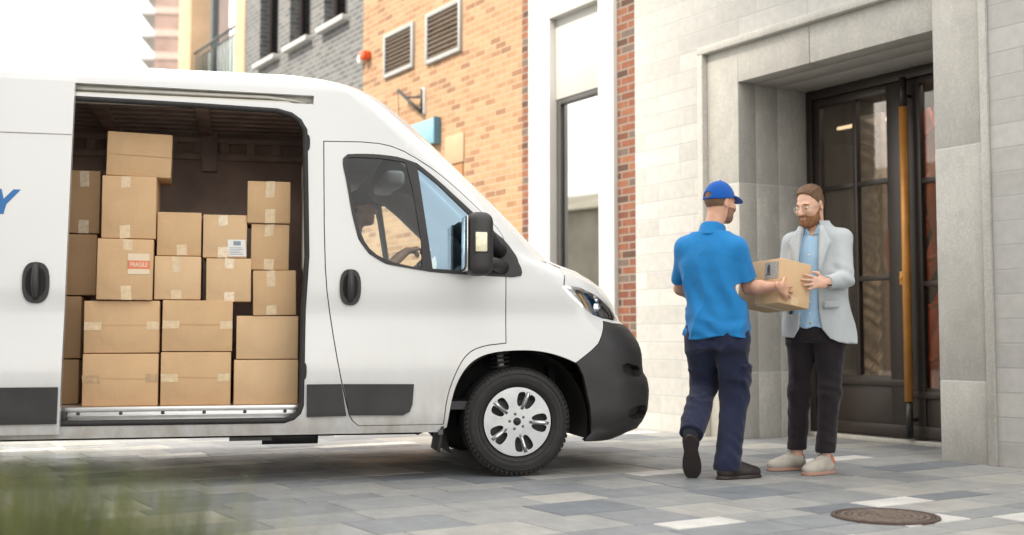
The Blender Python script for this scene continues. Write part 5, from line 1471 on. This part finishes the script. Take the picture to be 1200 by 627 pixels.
S = SDF((1.55,6.98,.0), (2.42,7.98,1.92), .005)
P = add_head(S, HC, hf, hl_, hu, A3(1.985,7.615,1.53), .99, .060)
S.add(loft([(.90,1.98,7.61,.145,.10),(1.08,1.98,7.61,.14,.095),(1.28,1.985,7.61,.155,.105),(1.46,1.988,7.61,.15,.085),(1.54,1.988,7.61,.07,.06)], right2), .03)
for a, b, c in ((shR, elR, wrR), (shL, elL, wrL)):
    S.add(cone(a, b, .048, .040), .03); S.add(cone(b, b+(c-b)*.35, .041, .041), .02); S.add(cone(b+(c-b)*.3, c, .041, .026), .02)
for a, b, c in ((hipR, knR, anR), (hipL, knL, anL)): S.add(cone(a, b, .070, .048), .03); S.add(cone(b, c, .046, .036), .02)
S.add(cone(anR, A3(1.80,7.705,.045), .030, .018), .01); S.add(cone(anL, A3(1.95,7.468,.045), .030, .018), .01)
dL = unit(pbx(.13,-.020,.150)-wrL)
hand(S, wrL, dL, PY*1., Z3, spread=.30, curl=(.10,.22,.2), w=.98, thumb=(unit(dL*.55+Z3*.75+PY*.15), unit(dL*.95+Z3*.15+PY*.15)))
hand(S, wrR, unit(pbx(.20,.36,.02)-wrR), unit(-PX*.6-PY*.5+Z3*.2), Z3, spread=.1, curl=(.2,.3,.3), w=.98)
body = S.build('body', M['skin_b']); unparent_fix(body, cs)
ch = lambda o: child(o, cs)
# shirt with collar
S = SDF((1.60,7.25,.88), (2.36,7.96,1.66), .005)
S.add(loft([(.93,1.98,7.61,.172,.128),(1.05,1.98,7.61,.168,.122),(1.25,1.985,7.61,.172,.122),(1.43,1.988,7.61,.165,.105),(1.51,1.988,7.61,.12,.085),(1.58,1.988,7.612,.066,.066)], right2), .02)
S.sub(cone(A3(1.985,7.612,1.50), A3(1.975,7.60,1.66), .056, .060), .004)
S.sub(ell(A3(1.985,7.61,1.575)+fwd2*.075, (.030,.026,.055), (right2, fwd2, Z3)), .006)
S.disp(waves(31, .007, (.9,.9,.4), 8, 16, 50)); S.disp(lambda X, Y, Z: -.005*np.clip((1.35-Z)/.2, 0, 1)*np.sin(((X-1.98)*right2[0]+(Y-7.6)*right2[1])*60+Z*13))
S.cut(lambda X, Y, Z: Z-1.562+0*X+0*Y)
shirt = ch(S.build('shirt', M['shirt']))
S = SDF((1.80,7.42,1.44), (2.17,7.80,1.68), .004)
ca, cb_ = A3(1.986,7.612,1.520), A3(1.978,7.606,1.635)
S.add(cone(ca, cb_, .088, .068), .01); S.sub(cone(ca, cb_+A3(0,0,.05), .066, .062), .004)
q = lambda X, Y: ((X-1.98)*fwd2[0]+(Y-7.61)*fwd2[1])
r_ = lambda X, Y: ((X-1.98)*right2[0]+(Y-7.61)*right2[1])
S.cut(lambda X, Y, Z: Z-1.625+.35*np.clip(q(X, Y), -.02, .2)); S.cut(lambda X, Y, Z: 1.530+.0*X-Z+0*Y)
S.cut(lambda X, Y, Z: np.where(q(X, Y) > .02, (.006+.38*(Z-1.51))-np.abs(r_(X, Y)), -1))
sub_fix(S.build('collar', M['shirt']), shirt, cs)
m = MB()
for k in range(6):
    z = 1.02+.075*k; p = A3(1.984,7.61,z)+fwd2*.134+right2*.005; m.lathe([(.0001,.0),(.0055,.0),(.0055,.004)], tuple(p), 1, 10)
m.build('button', M['paper'], shirt)
# blazer: a shell worn open at the front
S = SDF((1.60,7.20,.80), (2.46,8.02,1.66), .005)
S.add(loft([(.835,2.000,7.622,.228,.165),(.95,1.995,7.618,.222,.160),(1.12,1.985,7.612,.196,.142),(1.30,1.985,7.61,.200,.145),(1.43,1.986,7.61,.190,.125),(1.51,1.988,7.612,.15,.098),(1.57,1.988,7.614,.084,.082),(1.61,1.986,7.614,.070,.072)], right2, 2.4), .02)
S.add(cone(A3(2.055,7.565,1.535), shL, .05, .056), .05); S.add(cone(A3(1.925,7.645,1.535), shR, .05, .056), .05)
S.sub(loft([(.80,2.000,7.622,.215,.153),(.95,1.995,7.618,.209,.148),(1.12,1.985,7.612,.184,.131),(1.30,1.985,7.61,.184,.131),(1.43,1.986,7.61,.174,.112),(1.51,1.988,7.612,.132,.088),(1.57,1.988,7.614,.072,.071),(1.64,1.986,7.614,.064,.064)], right2, 2.4), .003)
def front(X, Y, Z):    # the open front: narrow V at the neck, wide at the waist, rounded at the hem
    x = ((X-1.985)*right2[0]+(Y-7.61)*right2[1]); y = ((X-1.985)*fwd2[0]+(Y-7.61)*fwd2[1])
    hw = np.interp(Z, [.82,.86,.92,1.05,1.15,1.30,1.49,1.58,1.62], [.20,.12,.075,.060,.058,.072,.066,.055,.055])
    off = np.interp(Z, [.8,1.1,1.3,1.5], [.0,.01,.01,.0])
    return np.where(y > .0, hw-np.abs(x-off), -1.)
S.cut(front)
S.cut(lambda X, Y, Z: .845+.03*np.clip((((X-1.985)*right2[0]+(Y-7.61)*right2[1]))/.2, -1, 1)-Z)
cu_ = wrL+(elL-wrL)*.10; cuR = wrR+(elR-wrR)*.12
S.add(cone(shL, elL, .062, .057), .035); S.add(cone(elL, cu_, .056, .043), .02)
S.add(cone(shR, elR, .062, .056), .035); S.add(cone(elR, cuR, .055, .042), .02)
for c_, e_ in ((cu_, elL), (cuR, elR)):
    ad = unit(c_-e_); S.cut(lambda X, Y, Z, c_=c_, ad=ad: np.where(((X-c_[0])**2+(Y-c_[1])**2+(Z-c_[2])**2) < .012, (X-c_[0])*ad[0]+(Y-c_[1])*ad[1]+(Z-c_[2])*ad[2], -1))
fo = waves(41, .006, (.9,.9,.5), 8, 14, 40)
S.disp(lambda X, Y, Z: fo(X, Y, Z)*.35); cr1 = creases(81, .009, (1,1,.45), 10, 20); S.disp(lambda X, Y, Z: cr1(X, Y, Z))
eb = lambda X, Y, Z: -.006*np.exp(-(((X-elL[0])**2+(Y-elL[1])**2+(Z-elL[2])**2)/.09**2))*np.sin(Z*75+X*40)
S.disp(eb)
bz = ch(S.build('blazer', M['blazer']))
# lapels: thin folded flaps lying on the chest
def lapel(sg):
    m = MB(); rows = [(1.585,.058,.078,.062),(1.54,.058,.100,.090),(1.48,.062,.140,.118),(1.445,.064,.125,.128),(1.39,.066,.108,.138),(1.32,.068,.088,.145),(1.23,.064,.068,.148)]
    vs = []
    for (z, a, b, dep) in rows:
        for k in range(5):
            x = (a+(b-a)*k/4)*sg; cx = x+.005
            dd = .150*(max(1-abs(cx/.215)**2.4, 0))**(1/2.4)*np.interp(z, [1.2,1.32,1.43,1.51,1.59], [1.0,.98,.86,.68,.56])+.010+.006*math.sin(math.pi*k/4)
            vs.append(tuple(A3(1.986,7.611,z)+right2*cx+fwd2*dd))
    n = len(rows); m.add(vs, [(i*5+k, i*5+k+1, (i+1)*5+k+1, (i+1)*5+k) for i in range(n-1) for k in range(4)], True)
    o = m.build('lapel', M['blazer'], None); o.modifiers.new('s', 'SOLIDIFY').thickness = .006; sub_fix(o, bz, cs)
lapel(1); lapel(-1)
m = MB()
for k in range(3):
    p = wrL+(elL-wrL)*(.14+.065*k)+A3(-.01,-.043,-.022); m.lathe([(.0001,-.004),(.005,-.004),(.0055,.002)], tuple(p), 1, 10)
m.build('cuff_button', M['button_dark'], bz)
def flap(name, z0, z1, x0, x1, dep, mat, root):
    m = MB(); vs = []
    for i in range(7):
        for k in range(4):
            x = x0+(x1-x0)*i/6; z = z0+(z1-z0)*k/3-.12*(x-x0)*.5
            dd = dep*(max(1-abs(x/.232)**2.4, 0))**(1/2.4)+.004
            vs.append(tuple(A3(1.990,7.613,z)+right2*x+fwd2*dd))
    m.add(vs, [(i*4+k, i*4+k+1, (i+1)*4+k+1, (i+1)*4+k) for i in range(6) for k in range(3)], True)
    o = m.build(name, mat, None); o.modifiers.new('s', 'SOLIDIFY').thickness = .006; sub_fix(o, root, cs)
flap('pocket_flap', 1.055, 1.10, -.175, -.085, .158, M['blazer'], bz)
# dark lining corner showing under the parcel
m = MB(); vs = []
for i in range(7):
    for k in range(4):
        a = -.13-.16*i/6; z = .935-.065*k/3
        p = A3(1.985,7.61,z)-right2*0+right2*(-a-.0)*1.0+fwd2*(.10-.30*(i/6)**2); vs.append(tuple(p))
m.add(vs, [(i*4+k, (i+1)*4+k, (i+1)*4+k+1, i*4+k+1) for i in range(6) for k in range(3)], True)
o = m.build('lining', M['blazer_lining'], None); o.modifiers.new('s', 'SOLIDIFY').thickness = .01; sub_fix(o, bz, cs)
# jeans
S = SDF((1.66,7.30,.08), (2.36,7.95,1.02), .005)
S.add(loft([(.84,1.98,7.612,.176,.125),(.93,1.98,7.612,.176,.124),(.985,1.98,7.611,.172,.122)], right2), .04)
S.add(cone(hipR-A3(0,0,.02), knR, .100, .071), .05); S.add(cone(knR, anR+A3(0,0,.02), .071, .058), .04)
S.add(cone(hipL-A3(0,0,.02), knL, .100, .071), .05); S.add(cone(knL, anL+A3(0,0,.02), .071, .058), .04)
S.disp(waves(53, .006, (.9,.9,.6), 9, 18, 50)); S.disp(creases(55, .006, (.8,.8,.9), 14, 28)); wv2 = waves(54, 1., (1,1,1), 6, 12, 30)
S.disp(lambda X, Y, Z: (.0015+.0045*np.exp(-((Z-.50)/.09)**2)+.0045*np.exp(-((Z-.20)/.08)**2))*wv2(X, Y, Z*.6)*np.sin(Z*75+X*45+Y*30+4*wv2(X, Y, Z)))
S.cut(lambda X, Y, Z: .135-Z+0*X+0*Y); S.cut(lambda X, Y, Z: Z-.972+0*X+0*Y)
jn = ch(S.build('jeans', M['jeans']))
m = MB(); p = A3(1.98,7.612,.958)+fwd2*.128; m.lathe([(.0001,-.005),(.008,-.005),(.0095,.003)], tuple(p), 1, 12); m.build('button', M['button'], None); sub_fix(bpy.data.objects[m and COL.objects[-1].name], jn, cs)
# sneakers
ch(shoe('shoe', (1.915,7.745,0), (1.672,7.655,0), anR+A3(.006,.003,-.035), (0,0,1), M['sneaker'], M['sneaker_sole'], None, heelm=M['sneaker_heel']))
ch(shoe('shoe', (2.045,7.535,0), (1.842,7.395,0), anL+A3(.006,.006,-.035), (0,0,1), M['sneaker'], M['sneaker_sole'], None, heelm=M['sneaker_heel']))
# hair, beard, glasses
HS = head_field(HC, hf, hl_, hu, .99); Fh, Lh, Uh = head_coords(HS, HC, hf, hl_, hu, .99); base_D = HS.D.copy()
hlz = np.interp(Fh, [-.12,-.06,-.03,-.012,.006,.03,.055,.075,.10], [-.080,-.072,-.03,.022,.014,.046,.088,.110,.118])
vol = .002+.012*np.clip((Uh-.05)/.06, 0, 1)
st = .002*np.sin(Lh*420+Fh*60)*np.clip((Uh-.02)/.05, 0, 1)
HS.D = np.maximum(base_D-vol-st, hlz-Uh).astype(np.float32); ho_ = HS.build('hair', M['hair'], None); add_strands(ho_, *strands(HS, lambda p, f_=hf, u_=hu, l_=hl_, c_=HC: (-f_*.8+l_*.5*np.sign(np.dot(p-c_, l_)+.02)*.6-u_*(.9 if np.dot(p-c_, u_) < .07 else -.1)), 4200, .024, .0009, .12, 3, .15)); sub_fix(ho_, body, cs)
bl = np.interp(Fh, [0,.02,.05,.08,.10], [-.008,-.032,-.056,-.056,-.042])
thick = .0045+.005*np.clip((-.07-Uh)/.04, 0, 1)
D = np.maximum(base_D-thick, np.maximum(np.maximum(Uh-bl, .006-Fh), -.14-Uh))
D = np.maximum(D, -(np.sqrt(((Fh-.10)/.03)**2+(Lh/.026)**2+((Uh+.064)/.0105)**2)-1)*.01)
HS.D = D.astype(np.float32); ho_ = HS.build('beard', M['beard'], None); add_strands(ho_, *strands(HS, lambda p, u_=hu, f_=hf: -u_+f_*.2, 2600, .014, .0007, .45, 5, .4)); sub_fix(ho_, body, cs)
m = MB()
for sg in (1, -1):
    pts = [P(.108-.35*abs(.034*(1+.0)+.0)*0-.10*abs(.034+.022*math.cos(a)-.02), (.034+.022*math.cos(a))*sg, -.003+.018*math.sin(a)) for a in [2*math.pi*k/24 for k in range(24)]]
    m.tube(pts, .0019, 6, closed=True)
    m.tube([P(.102,.058*sg,.004), P(.05,.079*sg,.006), P(-.01,.084*sg,.006)], .0024, 6)
m.tube([P(.106,-.011,.0), P(.110,0,.003), P(.106,.011,.0)], .0022, 6)
gl_ = m.build('glasses', M['frame_clear'], None); sub_fix(gl_, body, cs)
m = MB()
for sg in (1, -1):
    vs = [P(.108-.10*abs(.034+.024*math.cos(a)-.02), (.034+.024*math.cos(a))*sg, -.003+.020*math.sin(a)) for a in [2*math.pi*k/24 for k in range(24)]]
    m.add([tuple(v) for v in vs], [tuple(range(24))])
sub_fix(m.build('lens', M['glass_spec'], None), body, cs)
eyes(P, body, hf, hl_, hu, .99, .35); brows(P, body, M['beard'])
m = MB(); m.tube([P(.100,.022,-.062), P(.1075,0,-.0615), P(.100,-.022,-.062)], [.0025,.004,.0025], 6); m.build('lip', M['lip'], None); sub_fix(COL.objects[-1], body, cs)

# ------------------------------------------------------------------ the driver at the wheel
dv = empty('person', VAN @ Vector((-.88,.46,.95)), VAN_R); tag(dv, 'driver in a dark cap and blue shirt sitting at the wheel inside the van', 'person')
# built in the van's own axes, relative to the hip point
S = SDF((-.35,-.40,-.25), (.75,.42,1.12), .007)
hf, hl_, hu = A3(1,0,0), A3(0,1,0), A3(0,0,1); HC = A3(.035,0,.86)
P = add_head(S, HC, hf, hl_, hu, A3(-.03,0,.62), .98)
r3 = A3(0,-1,0)
S.add(loft([(-.02,-.06,0,.14,.09),(.2,-.06,0,.14,.095),(.45,-.05,0,.155,.10),(.56,-.04,0,.14,.08),(.64,-.035,0,.06,.055)], r3), .03)
arms = []
for sg in (1, -1):
    a, b, c = A3(-.02,.19*sg,.53), A3(.12,.245*sg,.33), A3(.36,.14*sg,.545); arms.append((a, b, c))
    S.add(cone(a, b, .048, .042), .03); S.add(cone(b, c, .043, .028), .02)
    hand(S, c, unit(A3(.9,-.1*sg,.25)), A3(.3,-.3*sg,-1), A3(0,-sg,.2), .05, (.6,.8,.6))
    k_ = A3(.44,.16*sg,.04); S.add(cone(A3(0,.10*sg,.02), k_, .085, .06), .03); S.add(cone(k_, A3(.60,.15*sg,-.22), .055, .04), .03)
bd = S.build('body', M['skin_a'], dv)
S = SDF((-.35,-.42,-.10), (.5,.42,.75), .007)
S.add(loft([(-.06,-.06,0,.19,.135),(.2,-.06,0,.18,.13),(.45,-.05,0,.195,.135),(.56,-.04,0,.165,.105),(.64,-.035,0,.075,.072)], r3), .02)
for a, b, c in arms: S.add(cone(a, a+(b-a)*.85, .072, .062), .035)
S.disp(waves(61, .007, (1,1,.5), 8, 14, 40)); S.build('polo_shirt', M['polo'], dv)
S = SDF((-.30,-.36,-.25), (.75,.36,.14), .007)
S.add(loft([(-.08,-.03,0,.18,.14),(.06,-.04,0,.175,.13)], r3), .03)
for sg in (1, -1): S.add(cone(A3(0,.10*sg,.02), A3(.44,.16*sg,.04), .10, .08), .04); S.add(cone(A3(.44,.16*sg,.04), A3(.60,.15*sg,-.22), .078, .065), .03)
S.build('trousers', M['navy'], dv)
HS2 = SDF(HC-.22, HC+.22, .005); Fh, Lh, Uh = head_coords(HS2, HC, hf, hl_, hu, .98)
dome = np.sqrt(((Fh+.010)/.113)**2+(Lh/.091)**2+((Uh-.012)/.130)**2)
HS2.D = np.maximum((dome-1)*.095, rim(Fh)-Uh).astype(np.float32); M['cap_dark'] = cloth('dark_cap_cloth', (.02,.025,.04)); cp = HS2.build('cap', M['cap_dark'], dv)
vis = np.maximum(np.abs(Uh-(.046-1.6*Lh**2-.25*(Fh-.09)))-.004, (np.sqrt(np.clip((Fh-.055)/.122,0,9)**2+(Lh/.086)**2)-1)*.08)
HS2.D = np.maximum(vis, .058-Fh).astype(np.float32); HS2.build('visor', M['cap_dark'], cp)
HS = head_field(HC, hf, hl_, hu, .98, .005); Fh, Lh, Uh = head_coords(HS, HC, hf, hl_, hu, .98)
HS.D = np.maximum(HS.D-.005, np.maximum(np.interp(Fh, [-.12,-.06,-.03,.0,.02], [-.078,-.07,-.03,.0,.03])-Uh, Fh-.03)).astype(np.float32); HS.build('hair', M['hair'], bd)
eyes(P, bd, hf, hl_, hu, .98); brows(P, bd, M['hair'])

# ------------------------------------------------------------------ long grass in the foreground
t = NT('grass_blade'); at_ = t.new('ShaderNodeAttribute', attribute_name='tone')
t.set(t.ramp(at_.outputs['Fac'], [(0, (.036,.050,.012)), (.45, (.08,.10,.022)), (.8, (.135,.15,.038)), (1, (.25,.22,.085))]), .55)
t.b.inputs['Transmission Weight'].default_value = 0
M['grass'] = t.m
gv, gf, gt = [], [], []
rg_ = np.random.default_rng(12)
def blade(x, y, hgt, lean, az, wd, tone):
    b = len(gv); n = 6; dx, dy = math.cos(az), math.sin(az); px, py = -dy, dx
    for i in range(n+1):
        s_ = i/n; w_ = wd*(1-s_**1.6)+.0004; o = lean*s_**2.2; z = hgt*(s_-.18*lean/hgt*s_**3)
        for sg in (-1, 1): gv.append((x+dx*o+px*w_*sg, y+dy*o+py*w_*sg, z))
    for i in range(n): gf.append((b+2*i, b+2*i+1, b+2*i+3, b+2*i+2)); gt.append(tone)
for k in range(22000):
    x = rg_.uniform(-1.5, -.02); y = rg_.uniform(1.08, 1.75)
    edge = np.interp(x/y, [-.9,-.438,-.365,-.292,-.219,-.16,-.08], [.735,.725,.712,.692,.662,.625,.42])
    if rg_.random() > np.interp(x/y, [-.42,-.30,-.22,-.16,-.1], [1,.75,.32,.13,.04]): continue
    hgt = (edge-.02*(y-1.3))*rg_.uniform(.60, 1.03)**1.0
    if rg_.random() < .08: hgt += .03
    blade(x, y, hgt, abs(rg_.normal(0, .10))+.02, rg_.uniform(0, 6.28), rg_.uniform(.002,.0045), rg_.random())
me = bpy.data.meshes.new('grass'); me.from_pydata(gv, [], gf); me.update()
a_ = me.attributes.new('tone', 'FLOAT', 'FACE'); a_.data.foreach_set('value', gt)
gr = link('grass', me, M['grass']); tag(gr, 'tall out of focus green grass in the near left foreground', 'grass', kind='stuff')
so_ = MB(); so_.lathe([(.001,.05),(.6,.045),(.9,.02),(1.0,-.01)], (-.8,1.42,0), 2, 32); so_.v = [(v[0], 1.42+(v[1]-1.42)*.45, v[2]) for v in so_.v]
s2 = so_.build('planting_soil', simple('soil', (.05,.038,.026), .95, .3, 20, .5, 40)); tag(s2, kind='structure')
